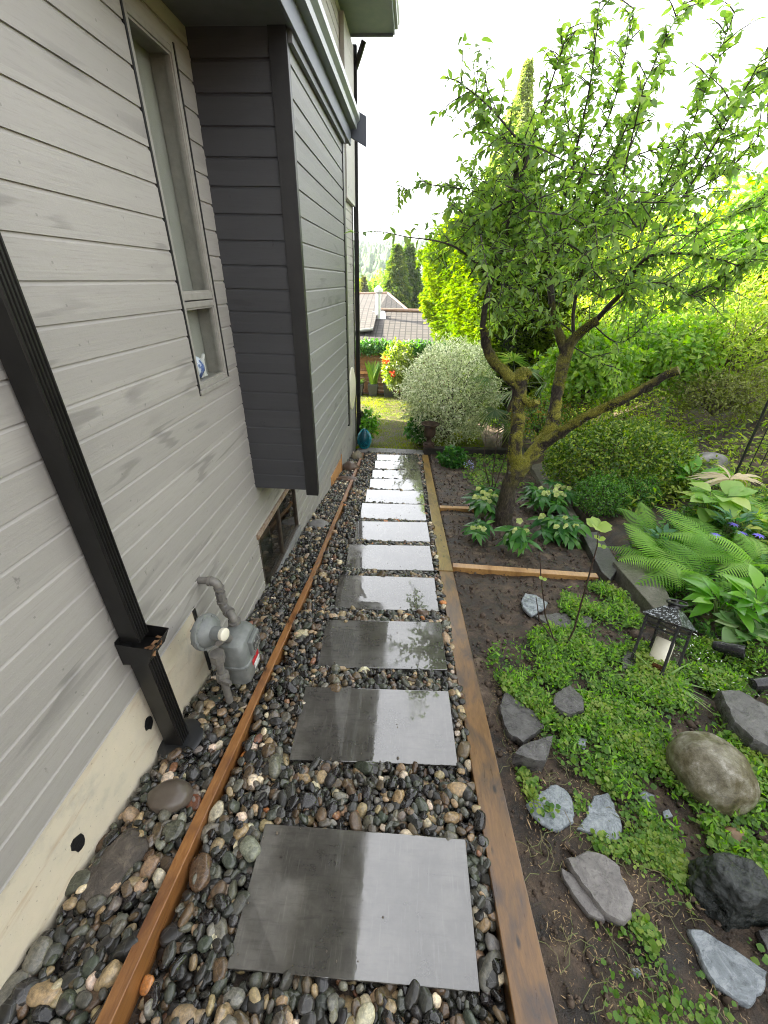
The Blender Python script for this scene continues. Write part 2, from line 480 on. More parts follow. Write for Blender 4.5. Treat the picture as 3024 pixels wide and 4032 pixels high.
m = MB(); m.box(XW - .108, XW - .102, W1[0] + .132, W1[1] + .1, W1[2] + .02, W1[3]); m.build('roller_blind', simple('grey_green_blind', (.36, .36, .32), .7, (.31, .31, .28), 3), win1)
m = MB()
m.box(XW - .02, XW + .030, W1[0] - .012, W1[1] + .012, W1[2] - .028, W1[2] - .002); m.build('sill', TAUPE, win1, bevel=.003)
m = MB(); m.box(XW - .02, XW + .021, W1[0] - .014, W1[0] - .001, W1[2] - .03, W1[3] + .02); m.box(XW - .02, XW + .0215, W1[1] + .001, W1[1] + .012, W1[2], W1[3] + .02)
m.build('flashing', TRIM, win1)
win2 = window(W2, bars_y=(3.47,), fw=.028, mat=simple('dark_bronze_frame', (.035, .028, .022), .4, (.06, .045, .03), 25), label='low basement slider window at gravel level')
m = room(W2[0] - .05, W2[1] + .05, W2[2] - .02, W2[3] + .05, .6); m.build('room_lining', simple('basement_wall', (.035, .037, .03), .8, (.07, .075, .05), 4), win2)
m = MB(); m.box(XW - .02, XW + .034, W2[0] - .03, W2[1] + .03, W2[3] + .002, W2[3] + .05)
m.build('head_trim', simple('rusty_head_trim', (.22, .13, .07), .8, (.36, .30, .24), 22, bs=.4), win2, bevel=.002)
m = MB(); m.box(XW - .02, XW + .040, W2[0] - .0, W2[1] + .02, W2[2] - .10, W2[2] - .002); m.build('sill', simple('grey_sill', (.20, .20, .20), .5, (.26, .26, .25), 9, bs=.1), win2, bevel=.003)

# ---- projecting bay
YB0, YB1, ZB, ZT = 3.0, 4.80, -1.535, 1.13
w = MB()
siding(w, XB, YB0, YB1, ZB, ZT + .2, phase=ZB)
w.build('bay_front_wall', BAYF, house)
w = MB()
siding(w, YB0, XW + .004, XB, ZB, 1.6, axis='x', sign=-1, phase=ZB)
w.build('bay_side_wall', siding_mat('bay_shade_dark_siding', (.046, .047, .050), (.024, .024, .026)), house)  # same boards as the wall, with the roof's shade put into the colour
w = MB(); w.box(XW, XB - .004, YB0 + .004, YB1 - .004, ZB - .006, ZB + .03); w.box(XW, XB - .002, YB1 - .02, YB1 - .002, ZB, ZT)
w.build('bay_underside', SOFFIT, house)
w = MB(); w.box(XB - .075, XB + .024, YB0 - .026, YB0 - .004, ZB - .045, ZT + .3); w.box(XB + .002, XB + .0245, YB0 - .0255, YB0 + .022, ZB - .0445, ZT + .15)
w.build('corner_trim', TRIM, house, bevel=.002)
w = MB(); w.box(XB - .02, XB + .026, YB1 - .002, YB1 + .09, ZB - .03, ZT + .1); w.build('corner_trim', TRIM, house, bevel=.002)
# ---- low roof over the bay
roof = MB()
YR0, YR1 = 1.9, 5.08
sl = .45
def zroof(x): return 1.16 + (-.68 - x) * sl
roof.slabpoly([(XW + .01, YR0, zroof(XW) + .22), (XW + .01, YR1, zroof(XW) + .22), (-.66, YR1, zroof(-.66) + .22), (-.66, YR0, zroof(-.66) + .22)],
              [(XW + .01, YR0, zroof(XW) + .17), (XW + .01, YR1, zroof(XW) + .17), (-.66, YR1, zroof(-.66) + .17), (-.66, YR0, zroof(-.66) + .17)])
ro = roof.build('bay_roof', simple('charcoal_shingle', (.06, .06, .065), .8, (.09, .09, .09), 30, bs=.5), house)
w = MB(); w.box(-.705, -.685, YR0, YR1 - .03, 1.10, 1.34); w.build('fascia', simple('slate_blue_paint', (.10, .115, .14), .5, (.12, .13, .15), 10), ro, bevel=.003)
w = MB(); w.box(XW + .01, -.706, YR0, YR1 - .03, 1.115, 1.128); w.box(XB + .022, -.706, 3.0, YB1, 1.06, 1.114); w.build('soffit', SOFFIT, ro)
def gutter(x0, y0, y1, z0, d=.085, h=.105):
    g = MB(); prof = [(0, 0), (d * .62, 0), (d * .68, h * .35), (d, h * .62), (d, h), (d - .012, h), (d - .012, h - .006), (d - .004, h - .006), (d - .006, h * .64), (d * .66, h * .39), (d * .58, .004), (0, .004)]
    n = len(prof); v = [(x0 + a, y, z0 + b) for y in (y0, y1) for a, b in prof]
    g.add(v, [(i, (i + 1) % n, (i + 1) % n + n, i + n) for i in range(n)])
    g.box(x0 + .001, x0 + d * .64, y1 - .003, y1, z0 + .001, z0 + h * .8); return g
gutter(-.684, YR0, YR1 - .04, 1.215).build('gutter', simple('grey_green_gutter', (.20, .225, .215), .35, (.24, .265, .25), 8), ro)
w = MB()
pts = [(XW + .02, zroof(XW) + .22), (-.545, zroof(-.545) + .22), (-.545, zroof(-.545) + .0), (XW + .02, zroof(XW) + .0)]
w.slabpoly([(x, YR1, z) for x, z in pts], [(x, YR1 + .03, z) for x, z in pts]); w.build('rake_board', simple('slate_rake_paint', (.075, .085, .105), .5), ro, bevel=.003)
# ---- upper eave
eave = MB(); YE = 9.0; ZE = 3.27
eave.slabpoly([(-4.5, -4, 5.6), (-4.5, YE, 5.6), (-.50, YE, ZE + .22), (-.50, -4, ZE + .22)], [(-4.5, -4, 5.5), (-4.5, YE, 5.5), (-.50, YE, ZE + .16), (-.50, -4, ZE + .16)])
eave.slabpoly([(-8.5, -4, 3.3), (-8.5, YE, 3.3), (-4.5, YE, 5.6), (-4.5, -4, 5.6)], [(-8.5, -4, 3.2), (-8.5, YE, 3.2), (-4.5, YE, 5.5), (-4.5, -4, 5.5)])
ev = eave.build('roof', simple('charcoal_roof_shingle', (.06, .06, .065), .8, (.09, .09, .09), 30, bs=.5), house)
w = MB(); w.box(XW + .02, -.545, -4, YE - .01, ZE, ZE + .02); w.build('soffit', simple('pale_blue_soffit', (.16, .185, .22), .6, (.19, .21, .24), 7), ev)
w = MB(); w.box(-.545, -.52, -4, YE, ZE - .02, ZE + .2); w.build('fascia', simple('pale_blue_fascia', (.14, .165, .20), .5), ev, bevel=.003)
gutter(-.519, -4, YE - .02, ZE + .03, .07, .10).build('gutter', bpy.data.materials['grey_green_gutter'], ev)
w = MB(); w.slabpoly([(-4.5, YE + .003, 5.5), (-.545, YE + .003, ZE + .17), (-.545, YE + .003, ZE - .03), (XW, YE + .003, ZE - .03), (-4.5, YE + .003, 5.2)], [(-4.5, YE + .03, 5.5), (-.545, YE + .03, ZE + .17), (-.545, YE + .03, ZE - .03), (XW, YE + .03, ZE - .03), (-4.5, YE + .03, 5.2)])
w.build('rake_board', bpy.data.materials['pale_blue_fascia'], ev)
# house body behind, so that it casts its shadow and has an end wall
w = MB(); w.box(-8.2, XW - .65, -3.9, 9.30, -3.9, 3.4); w.box(-7.6, XW - 1.2, 9.30, 12.0, -3.9, 3.2)  # unseen far box added to carry the house shadow across the lawn
w.slabpoly([(-8.2, -3.9, 3.4), (-4.5, -3.9, 5.45), (XW - .65, -3.9, 3.4)], [(-8.2, 9.29, 3.4), (-4.5, 9.29, 5.45), (XW - .65, 9.29, 3.4)])
w.box(XW - .66, XW - .03, 9.28, 9.34, -3.9, 3.4); w.box(XW - .66, XW - .03, -3.9, -3.86, -2.4, 3.4); w.box(XW - .66, XW - .03, -3.9, 9.3, 3.36, 3.4)
w.build('rear_wall_and_shade_wing', SIDING, house)
# far corner trim + far upper cap
w = MB(); w.box(XW - .02, XW + .026, 9.24, 9.37, -3.75, ZE); w.build('corner_trim', TRIM, house, bevel=.002)
w = MB(); w.box(XW + .022, XW + .085, 8.2, 9.2, 1.15, 3.2); w.build('upper_panel', SIDING, house)
# ---- downspouts
def rib_spout(a, b, wy, wx, mb):
    a = Vector(a); b = Vector(b); d = (b - a).normalized(); ox = Vector((1, 0, 0)); ox = (ox - d * ox.dot(d)).normalized(); oy = d.cross(ox)
    prof = [(-wy / 2, -wx / 2), (-wy / 2, wx / 2)]
    n = 5
    for i in range(n):
        c = -wy / 2 + wy * (i + .5) / n; q = wy / n
        prof += [(c - q * .36, wx / 2), (c - q * .2, wx / 2 + .006), (c + q * .2, wx / 2 + .006), (c + q * .36, wx / 2)]
    prof += [(wy / 2, wx / 2), (wy / 2, -wx / 2)]
    k = len(prof); v = [p + oy * u + ox * x for p in (a, b) for u, x in prof]
    mb.add(v, [(i, (i + 1) % k, (i + 1) % k + k, i + k) for i in range(k)] + [tuple(range(k)), tuple(range(k, 2 * k))])
ds = MB(); rib_spout((-1.205, 1.252, 3.2), (-1.205, 1.252, -1.44), .074, .085, ds)
dso = ds.build('downspout', ALU, house, bevel=.002)
hp = MB()
for (ya, yb_, xa, xb_) in ((1.188, 1.191, -1.255, -1.085), (1.322, 1.325, -1.255, -1.085)): hp.slabpoly([(xa, ya, -1.43), (xb_, ya, -1.45), (xb_ - .045, ya, -1.545), (xa, ya, -1.56)], [(xa, yb_, -1.43), (xb_, yb_, -1.45), (xb_ - .045, yb_, -1.545), (xa, yb_, -1.56)])
hp.slabpoly([(-1.089, 1.1915, -1.45), (-1.089, 1.3215, -1.45), (-1.134, 1.3215, -1.545), (-1.134, 1.1915, -1.545)], [(-1.086, 1.1915, -1.45), (-1.086, 1.3215, -1.45), (-1.131, 1.3215, -1.545), (-1.131, 1.1915, -1.545)])
hp.box(-1.253, -1.12, 1.192, 1.321, -1.525, -1.515); hp.box(-1.2555, -1.2525, 1.1915, 1.3215, -1.56, -1.42)
hpo = hp.build('hopper', ALU, dso)
lf = MB()
for i in range(14):
    c = Vector((-1.10 - R_.random() * .05, 1.20 + R_.random() * .11, -1.508 + R_.random() * .03)); a = R_.random() * 6.3
    lf.box(-.014, .014, -.006, .006, -.002, .002, Matrix.Translation(c) @ Matrix.Rotation(a, 4, 'Z') @ Matrix.Rotation(R_.uniform(-.6, .6), 4, 'X'))
lf.build('leaf_litter', simple('dead_leaf', (.16, .075, .03), .7, (.30, .17, .08), 40), hpo)
dl = MB(); rib_spout((-1.197, 1.248, -1.53), (-1.197, 1.256, -2.30), .078, .09, dl); dl.build('lower_spout', ALU, dso, bevel=.002)
rg = MB(); rg.lathe([(.07, -.05), (.115, -.05), (.118, -.035), (.095, -.02), (.09, .0), (.118, .006), (.12, .016), (.10, .024), (.06, .028)], 28, (-1.185, 1.262, -2.262))
rg.build('drain_adapter', simple('black_rubber', (.016, .017, .018), .28), dso, smooth=True)
st = MB()
for z in (.3, -.75): st.box(-1.256, -1.150, 1.203, 1.293, z, z + .028)
d2 = MB(); rib_spout((XW + .085, 9.30, 3.25), (XW + .085, 9.30, -3.45), .09, .08, d2)
d2.tube([(-1.02, 9.2, 3.27), (-1.10, 9.26, 3.12), (-1.18, 9.3, 2.98)], .045, 8); d2.beam((XW + .09, 9.3, -2.75), (XW + .17, 9.28, -2.72), .16, .12)
d2o = d2.build('downspout', ALU, house); d2o['label'] = 'far downspout at the house corner'
w = MB(); yy = [6.1, 7.08]
w.slabpoly([(XW + .026, yy[0], path_z(6.1) - .05), (XW + .026, yy[1], path_z(7.1) - .05), (XW + .026, yy[1], -2.945), (XW + .026, yy[0], -2.88)], [(XW + .0, yy[0], path_z(6.1) - .05), (XW + .0, yy[1], path_z(7.1) - .05), (XW + .0, yy[1], -2.945), (XW + .0, yy[0], -2.88)])
w.box(XW + .0265, XW + .04, 7.075, 7.10, -3.2, -2.86)
CEDAR_RAW = timber_mat('raw_orange_cedar', (.52, .25, .09), (.60, .32, .13), (.40, .19, .07), .6, coat=0)
w.build('base_board', CEDAR_RAW, house)

# satellite dish on the wall
dish = empty('satellite_dish', (XW + .02, 8.3, -1.93), 'round cream dish mounted flat on the grey house wall beyond the bay', 'dish')
Mx = Matrix.Translation((XW + .035, 8.33, -1.93)) @ Matrix.Rotation(rad(90), 4, 'Y')
q = MB(); q.lathe([(.30, .0), (.405, .03), (.415, .045), (.405, .06), (.30, .085), (.12, .10), (.01, .103)], 40, M=Mx); q.build('dish_face', simple('cream_enamel', (.70, .66, .52), .4, (.62, .58, .46), 5), dish, smooth=True)
q = MB(); q.box(XW + .0, XW + .04, 8.25, 8.41, -2.02, -1.84); q.build('bracket', TRIM, dish)

# things on the sill behind the small pane
q = MB(); cs = (XW - .075, 2.525, W1[2] + .105)
q.lathe([(.01, -.075), (.045, -.06), (.07, -.02), (.072, .015), (.05, .055), (.012, .072)], 20, cs)
go = q.build('glass_ornament', simple('blue_white_glass', (.10, .16, .38), .08, (.75, .8, .9), 14, lo=.46, hi=.54), None, smooth=True)
tag(go, 'round blue and white glass ornament standing inside the small lower window pane', 'ornament')
q = MB(); q.box(XW - .075, XW - .045, 2.60, 2.64, W1[2] + .034, W1[2] + .14); q.beam((XW - .06, 2.60, W1[2] + .09), (XW - .06, 2.67, W1[2] + .16), .018, .018); q.box(XW - .08, XW - .05, 2.57, 2.66, W1[2] + .030, W1[2] + .042)
fo = q.build('figurine', simple('white_plastic', (.75, .75, .72), .4), None, bevel=.004)
tag(fo, 'small white figurine beside the blue ornament inside the lower window pane', 'figurine')
q = MB(); q.box(XW - .07, XW - .045, 2.435, 2.475, W1[2] + .034, W1[2] + .12); ca = q.build('card', simple('cream_card', (.62, .52, .36), .7), None); tag(ca, 'small cream card leaning at the left of the lower window pane', 'card')

# ================================================================== GAS METER
GREYP = simple('grey_meter_paint', (.135, .145, .138), .40, (.20, .21, .198), 14, bs=.12, bscale=90)
IRON = simple('grey_pipe_paint', (.12, .115, .108), .45, (.19, .175, .15), 25, bs=.15, bscale=80)
gm = empty('gas_meter', (-1.0, 1.72, -2.3), 'grey gas meter with round regulator on bent iron pipes at the house wall', 'gas meter')
q = MB()
cx_, cy_ = -1.01, 1.755
def rbox(hx, hy, z, r, n=5):
    o = []
    for sx, sy, a0 in ((1, 1, 0), (-1, 1, 90), (-1, -1, 180), (1, -1, 270)):
        for i in range(n):
            a = rad(a0 + 90 * i / (n - 1)); o.append((cx_ + sx * (hx - r) + r * math.cos(a), cy_ + sy * (hy - r) + r * math.sin(a), z))
    return o
secs = [rbox(.055, .085, -2.285, .05), rbox(.082, .115, -2.26, .05), rbox(.088, .125, -2.17, .045), rbox(.090, .128, -2.11, .045), rbox(.098, .136, -2.105, .04), rbox(.098, .136, -2.090, .04), rbox(.090, .128, -2.085, .045), rbox(.088, .125, -1.98, .045), rbox(.075, .112, -1.935, .05), rbox(.04, .075, -1.915, .038)]
n = len(secs[0])
v = [p for s_ in secs for p in s_]
q.add(v, [(i * n + k, i * n + (k + 1) % n, (i + 1) * n + (k + 1) % n, (i + 1) * n + k) for i in range(len(secs) - 1) for k in range(n)] + [tuple(range(n))[::-1], tuple(range((len(secs) - 1) * n, len(secs) * n))])
q.build('meter_body', GREYP, gm, smooth=True)
q = MB(); q.box(cx_ + .080, cx_ + .112, cy_ - .045, cy_ + .085, -2.07, -1.955); q.build('index_box', GREYP, gm, bevel=.008)
q = MB(); q.box(cx_ + .1125, cx_ + .117, cy_ - .03, cy_ + .07, -2.05, -1.975); q.build('dial_window', simple('dial_glass', (.10, .10, .095), .08, (.4, .39, .36), 45, lo=.55, hi=.6), gm)
q = MB(); q.box(cx_ + .0885, cx_ + .092, cy_ - .04, cy_ + .06, -2.165, -2.125); q.build('red_label', simple('red_sticker', (.50, .02, .03), .4), gm)
q = MB(); q.box(cx_ + .0882, cx_ + .0915, cy_ - .02, cy_ + .06, -2.22, -2.175); q.build('white_label', simple('white_sticker', (.72, .72, .7), .4, (.45, .45, .45), 60, lo=.55, hi=.6), gm)
for k in range(8):
    a = k / 8 * 6.283; q = MB()
    q.lathe([(.007, -.012), (.007, .012)], 6, (cx_ + .094 * math.copysign(min(1, abs(math.cos(a)) * 1.3), math.cos(a)), cy_ + .13 * math.copysign(min(1, abs(math.sin(a)) * 1.3), math.sin(a)), -2.098)); q.build('bolt', GREYP, gm)
q = MB()
pr = .0215
q.tube([(-1.275, 1.905, -1.650), (-1.19, 1.905, -1.650)], pr, 14)
def elbow(c, a, b, r=.05):     # smooth bend from direction a to b around corner c
    c, a, b = Vector(c), Vector(a).normalized(), Vector(b).normalized(); pts = []
    for i in range(7):
        t = i / 6; pts.append((c - a * r) * (1 - t) ** 2 + c * 2 * t * (1 - t) + (c + b * r) * t * t)
    return pts
q.tube(elbow((-1.14, 1.905, -1.650), (1, 0, 0), (0, 0, -1)), .0275, 16)
for a_, b_ in (((-1.198, 1.905, -1.65), (-1.182, 1.905, -1.65)), ((-1.14, 1.905, -1.694), (-1.14, 1.905, -1.712)), ((-1.14, 1.905, -1.804), (-1.14, 1.905, -1.822)), ((-1.275, 1.905, -1.65), (-1.262, 1.905, -1.65))): q.tube([a_, b_], .033, 18)
q.tube([(-1.14, 1.905, -1.70), (-1.14, 1.905, -1.83)], pr, 14); q.tube([(-1.14, 1.905, -1.735), (-1.14, 1.905, -1.785)], .031, 8)
q.tube(elbow((-1.14, 1.905, -1.865), (0, 0, -1), (.8, -.6, 0)), .0275, 16); q.tube(elbow((-1.045, 1.83, -1.865), (.8, -.6, 0), (0, 0, -1), .045), .0275, 16)
q.tube([(-1.14 + .04, 1.905 - .03, -1.865), (-1.08, 1.86, -1.865)], .036, 14); q.tube([(-1.045, 1.83, -1.90), (-1.045, 1.83, -1.935)], .042, 8)
q.build('outlet_pipe', IRON, gm, smooth=True)
q = MB(); q.tube([(-1.025, 1.545, -2.42), (-1.03, 1.545, -2.1)], .022, 12); q.tube([(-1.03, 1.545, -2.11), (-1.03, 1.545, -2.09), (-1.03, 1.545, -2.05), (-1.03, 1.545, -2.03)], [.03, .038, .038, .03], 8)
q.beam((-1.03, 1.52, -2.07), (-.965, 1.50, -2.07), .022, .03); q.tube([(-1.03, 1.545, -2.05), (-1.03, 1.545, -1.88)], .022, 12); q.tube([(-1.03, 1.545, -1.93), (-1.03, 1.545, -1.87)], .042, 6)
q.build('inlet_pipe', IRON, gm, smooth=True)
ax = Vector((.96, -.22, .16)).normalized()
Mr = Matrix.Translation(PX(*crop(400, 2200, 800 / 1659)(858, 598), -1.075)) @ ax.to_track_quat('Z', 'Y').to_matrix().to_4x4()
q = MB(); q.lathe([(.02, -.06), (.06, -.056), (.082, -.03), (.086, -.02), (.100, -.019), (.103, -.012), (.103, .006), (.100, .012), (.086, .013), (.078, .032), (.050, .046), (.040, .052), (.038, .105), (.02, .107)], 30, M=Mr); ro_ = q.build('regulator', GREYP, gm, smooth=True)
q = MB(); q.lathe([(.033, .10), (.035, .104), (.035, .126), (.029, .131), (.01, .132)], 24, M=Mr); q.build('cap', simple('cream_cap', (.72, .68, .55), .5), ro_, smooth=True)
for k in range(8):
    a = k / 8 * 6.283; q = MB(); q.lathe([(.008, -.027), (.008, .018)], 6, M=Mr @ Matrix.Translation((.092 * math.cos(a), .092 * math.sin(a), 0))); q.build('bolt', GREYP, ro_)
q = MB(); q.tube([(-1.02, 1.57, -1.80), (-1.02, 1.66, -1.86), (-1.03, 1.70, -1.93)], .026, 12); q.build('union_pipe', IRON, gm, smooth=True)

# ================================================================== GROUND
gxs = np.concatenate([-np.geomspace(2.4, 600, 26)[::-1], np.arange(-2.2, .30, .12), np.arange(.30, 2.62, .026), np.linspace(2.66, 12, 48), np.geomspace(12.6, 600, 20)])
gys = np.concatenate([-np.geomspace(1, 60, 14)[::-1], np.arange(-.9, 4.6, .03), np.arange(4.6, 9.2, .06), np.linspace(9.3, 16, 24), np.geomspace(16.6, 1500, 40)])
gv = []
for y in gys:
    for x in gxs:
        z = terrain(x, y)
        if x < .52 and y < 9.2: z -= .085
        elif .52 < x < 12 and y < 14:
            p = Vector((x, y, 0))
            z += .022 * mnoise.fractal(p * 4.5, 1, 2, 5) + .014 * max(0, mnoise.noise(p * 15)) + .008 * mnoise.noise(p * 33) - .010
            if x > 3: z += .10 * mnoise.noise(p * .8)
        gv.append((x, y, z))
nx, ny = len(gxs), len(gys)
ii = np.arange(nx * ny).reshape(ny, nx)
gf = np.stack([ii[:-1, :-1], ii[:-1, 1:], ii[1:, 1:], ii[1:, :-1]], -1).reshape(-1, 4)
m, nt, b = newmat('garden_soil')
v = coords(nt)
n1 = noise_(nt, v, 6, 8, .7); n2 = noise_(nt, v, 45, 5, .65); n3 = noise_(nt, v, 140, 3, .6)
col = ramp(nt, n1, [(.38, (.016, .011, .007)), (.49, (.045, .030, .019)), (.57, (.090, .062, .041)), (.68, (.16, .12, .083))])
col = mix(nt, col, (.20, .15, .10), ramp(nt, n3, [(.66, gray(0)), (.72, gray(.6))]))
col = mix(nt, col, (.012, .009, .007), ramp(nt, n2, [(.55, gray(0)), (.7, gray(.7))]))
sx = N(nt, 'ShaderNodeSeparateXYZ'); nt.links.new(v, sx.inputs[0])
far = ramp(nt, math_(nt, 'DIVIDE', sx.outputs[1], 40), [(.36, gray(0)), (.44, gray(1))])
col = mix(nt, col, ramp(nt, n1, [(.3, (.04, .07, .015)), (.7, (.10, .14, .04))]), far)
nt.links.new(col, b.inputs['Base Color'])
nt.links.new(ramp(nt, n1, [(.35, gray(.45)), (.6, gray(.85))]), b.inputs['Roughness'])
bump(nt, b, math_(nt, 'ADD', n2, math_(nt, 'MULTIPLY', n3, .5)), .8, .012)
g_ = link('ground', npmesh('ground', gv, gf), m, smooth=True); tag(g_, kind='structure')

# ================================================================== SLABS
SLAB = [(-.379, .583, .233, .588), (-.387, 1.111, .228, 1.136), (-.389, 1.578, .226, 1.605), (-.398, 2.048, .215, 2.078), (-.407, 2.509, .204, 2.547), (-.410, 2.987, .198, 3.026),
        (-.421, 3.473, .189, 3.506), (-.424, 3.924, .19, 3.953), (-.426, 4.363, .182, 4.398), (-.438, 4.791, .167, 4.835), (-.445, 5.272, .16, 5.306), (-.457, 5.690, .150, 5.735)]
SH = [1.452, 1.511, 1.581, 1.657, 1.730, 1.813, 1.900, 1.975, 2.050, 2.125, 2.20, 2.274]
m, nt, b = newmat('wet_porcelain_slab')
v = coords(nt, (1, 1, 1), rnd=True)
st1 = noise_(nt, coords(nt, (7, 60, 1), rnd=True), 1, 5, .7, .3); st2 = noise_(nt, coords(nt, (90, 8, 1), rnd=True), 1, 4, .7); cl = noise_(nt, v, 5, 7, .65)
col = ramp(nt, cl, [(.3, (.045, .042, .036)), (.5, (.075, .070, .060)), (.72, (.125, .117, .102))])
col = mix(nt, col, (.045, .042, .037), ramp(nt, st1, [(.50, gray(0)), (.70, gray(.55))]))
col = mix(nt, col, (.20, .19, .17), ramp(nt, st2, [(.56, gray(0)), (.76, gray(.35))]))
nt.links.new(col, b.inputs['Base Color'])
nt.links.new(ramp(nt, noise_(nt, v, 3.3, 5, .6), [(.3, gray(.03)), (.62, gray(.10)), (.8, gray(.2))]), b.inputs['Roughness'])
b.inputs['IOR'].default_value = 1.65
b.inputs['Coat Weight'].default_value = 1; b.inputs['Coat IOR'].default_value = 2.0; nt.links.new(ramp(nt, noise_(nt, coords(nt, (1, 1, 1), rnd=True), 2.4, 4, .6), [(.46, gray(.008)), (.66, gray(.15))]), b.inputs['Coat Roughness']); b.inputs['Specular IOR Level'].default_value = .25
bm_ = N(nt, 'ShaderNodeBump'); bm_.inputs['Strength'].default_value = .05; bm_.inputs['Distance'].default_value = .0015
nt.links.new(noise_(nt, v, 26, 3, .5), bm_.inputs['Height']); nt.links.new(bm_.outputs[0], b.inputs['Coat Normal'])
bump(nt, b, st1, .12, .002)
SLABM = m
slab_labels = ['large grey paving slab closest to the camera, half dark half reflecting the sky', 'second grey paving slab from the camera, beyond the widest strip of pebbles',
 'third grey paving slab from the camera, with puddle reflections on its right', 'fourth grey paving slab from the camera, with a stepped dark patch on the left', 'fifth grey paving slab from the camera, dark only along its left edge',
 'sixth grey paving slab from the camera, beside the raised pebbles at its near edge', 'seventh grey paving slab from the camera, nearly all pale with sky', 'eighth paving slab from the camera, the nearest with leaf reflections on the right',
 'ninth paving slab from the camera, fourth from the far end', 'third paving slab from the far end of the path', 'second paving slab from the far end of the path', 'farthest paving slab, against the brick paver row']
slabs = []
for i, (xl, yl, xr, yr) in enumerate(SLAB):
    a = math.atan2(yr - yl, xr - xl); c = Vector(((xl + xr) / 2, (yl + yr) / 2, 0)) * 1.5
    dv = Vector((math.sin(a), -math.cos(a), 0)); c = c + dv * .2275; c.z = -SH[i] * 1.5
    q = MB(); q.box(-.4575, .4575, -.2275, .2275, -.032, 0)
    if i == 0:
        o = q.build('paving_slab', SLABM, bevel=.004, seg=3); proto = o
    else:
        o = proto.copy(); COL.objects.link(o)
    o.location = c; o.rotation_euler = (R_.uniform(-.004, .004), R_.uniform(-.004, .004) - (.012 if i < 3 else 0), a)
    tag(o, slab_labels[i], 'paving slab', 'paving slabs down the pebble path'); slabs.append((c, a))

# ================================================================== TIMBER EDGING
T_RED = timber_mat('wet_red_cedar', (.21, .085, .026), (.32, .150, .046), (.11, .042, .018), .36, (70, 2, 70), coat=.3)
T_BRN = timber_mat('damp_brown_timber', (.120, .060, .020), (.215, .110, .034), (.042, .030, .026), .36, coat=.25)
T_OLV = timber_mat('damp_olive_timber', (.19, .115, .025), (.28, .18, .045), (.10, .065, .022), .40, coat=.3)
def edging(name, pts, w, h, mat, label, cat, group=None, up=.0, seg=.25):
    """a board following the fall of the path: pts are (x, y) of the centre line of its top"""
    q = MB(); (x0, y0), (x1, y1) = pts; L = y1 - y0; n = max(2, int(L / seg)); V = []
    dx = (x1 - x0) / L; nx_ = 1 / math.hypot(1, dx)
    for i in range(n + 1):
        t = i / n; x = x0 + (x1 - x0) * t; y = y0 + L * t; z = path_z(y) + up + .004 * mnoise.noise(Vector((x * 3, y * 1.5, 2)))
        bow = .006 * mnoise.noise(Vector((5, y * .8, x)))
        for sx_, sz in ((-1, 0), (1, 0), (1, -h), (-1, -h)): V.append((x + bow + sx_ * w / 2 * nx_, y - sx_ * w / 2 * nx_ * dx, z + sz))
    F = [(i * 4 + k, i * 4 + (k + 1) % 4, (i + 1) * 4 + (k + 1) % 4, (i + 1) * 4 + k) for i in range(n) for k in range(4)] + [(0, 1, 2, 3), tuple(n * 4 + k for k in (3, 2, 1, 0))]
    q.add(V, F); o = q.build(name, mat, bevel=.004)
    return tag(o, label, cat, group)
gL = 'timber edging boards along the house side'
edging('edging_board', [(-.872, -.6), (-.868, 2.98)], .052, .14, T_RED, 'reddish wet edging board on the house side, nearest the camera', 'edging board', gL, .05)
edging('edging_board', [(-.868, 2.985), (-.925, 5.30)], .050, .14, T_RED, 'middle reddish edging board on the house side, beside the basement window', 'edging board', gL, .045)
edging('edging_board', [(-.926, 5.305), (-1.02, 8.72)], .048, .14, simple('pale_wet_cedar', (.26, .13, .075), .4, (.36, .20, .13), 20, (10, 1, 10), coat=.3), 'paler far edging board ending at the blue pinecone ornament', 'edging board', gL, .035)
gR = 'timber edging boards along the garden side'
edging('edging_board', [(.535, -.6), (.455, 3.36)], .142, .10, T_BRN, 'wide brown damp edging board on the garden side, nearest the camera', 'edging board', gR, .022)
edging('edging_board', [(.456, 3.365), (.424, 5.90)], .140, .10, T_OLV, 'olive yellow edging board in the middle of the garden side', 'edging board', gR, .030)
edging('edging_board', [(.424, 5.905), (.395, 8.72)], .134, .10, T_OLV, 'farthest olive edging board on the garden side, ending at the dark beam', 'edging board', gR, .030)
def crossbeam(a, b, w, h, mat, label, name='cross_timber', cat='timber'):
    q = MB(); a = Vector(a); b = Vector(b); q.beam(a, b, w, h); o = q.build(name, mat, bevel=.005); return tag(o, label, cat)
cl1 = at(988, 1224, .03); cr1 = at(1290, 1246, .03)
crossbeam((.53, cl1[1], cl1[2] - .03), (cr1[0], cr1[1], cr1[2] - .03), .075, .10, timber_mat('damp_cross_timber', (.33, .17, .05), (.43, .25, .09), (.22, .11, .035), .4), 'orange timber laid across the soil in front of the hellebores')
cl2 = at(956, 1097, .02)
crossbeam((.51, cl2[1], cl2[2] - .03), (1.25, cl2[1] + .02, cl2[2] - .03), .075, .10, bpy.data.materials['damp_cross_timber'], 'short timber across the soil to the left of the mossy trunk')
crossbeam((.36, 8.98, -3.45), (3.2, 9.10, -3.43), .15, .20, timber_mat('black_sleeper', (.022, .02, .017), (.04, .036, .03), (.012, .011, .010), .5), 'dark old sleeper beam under the rusty urn', 'sleeper_beam', 'beam')
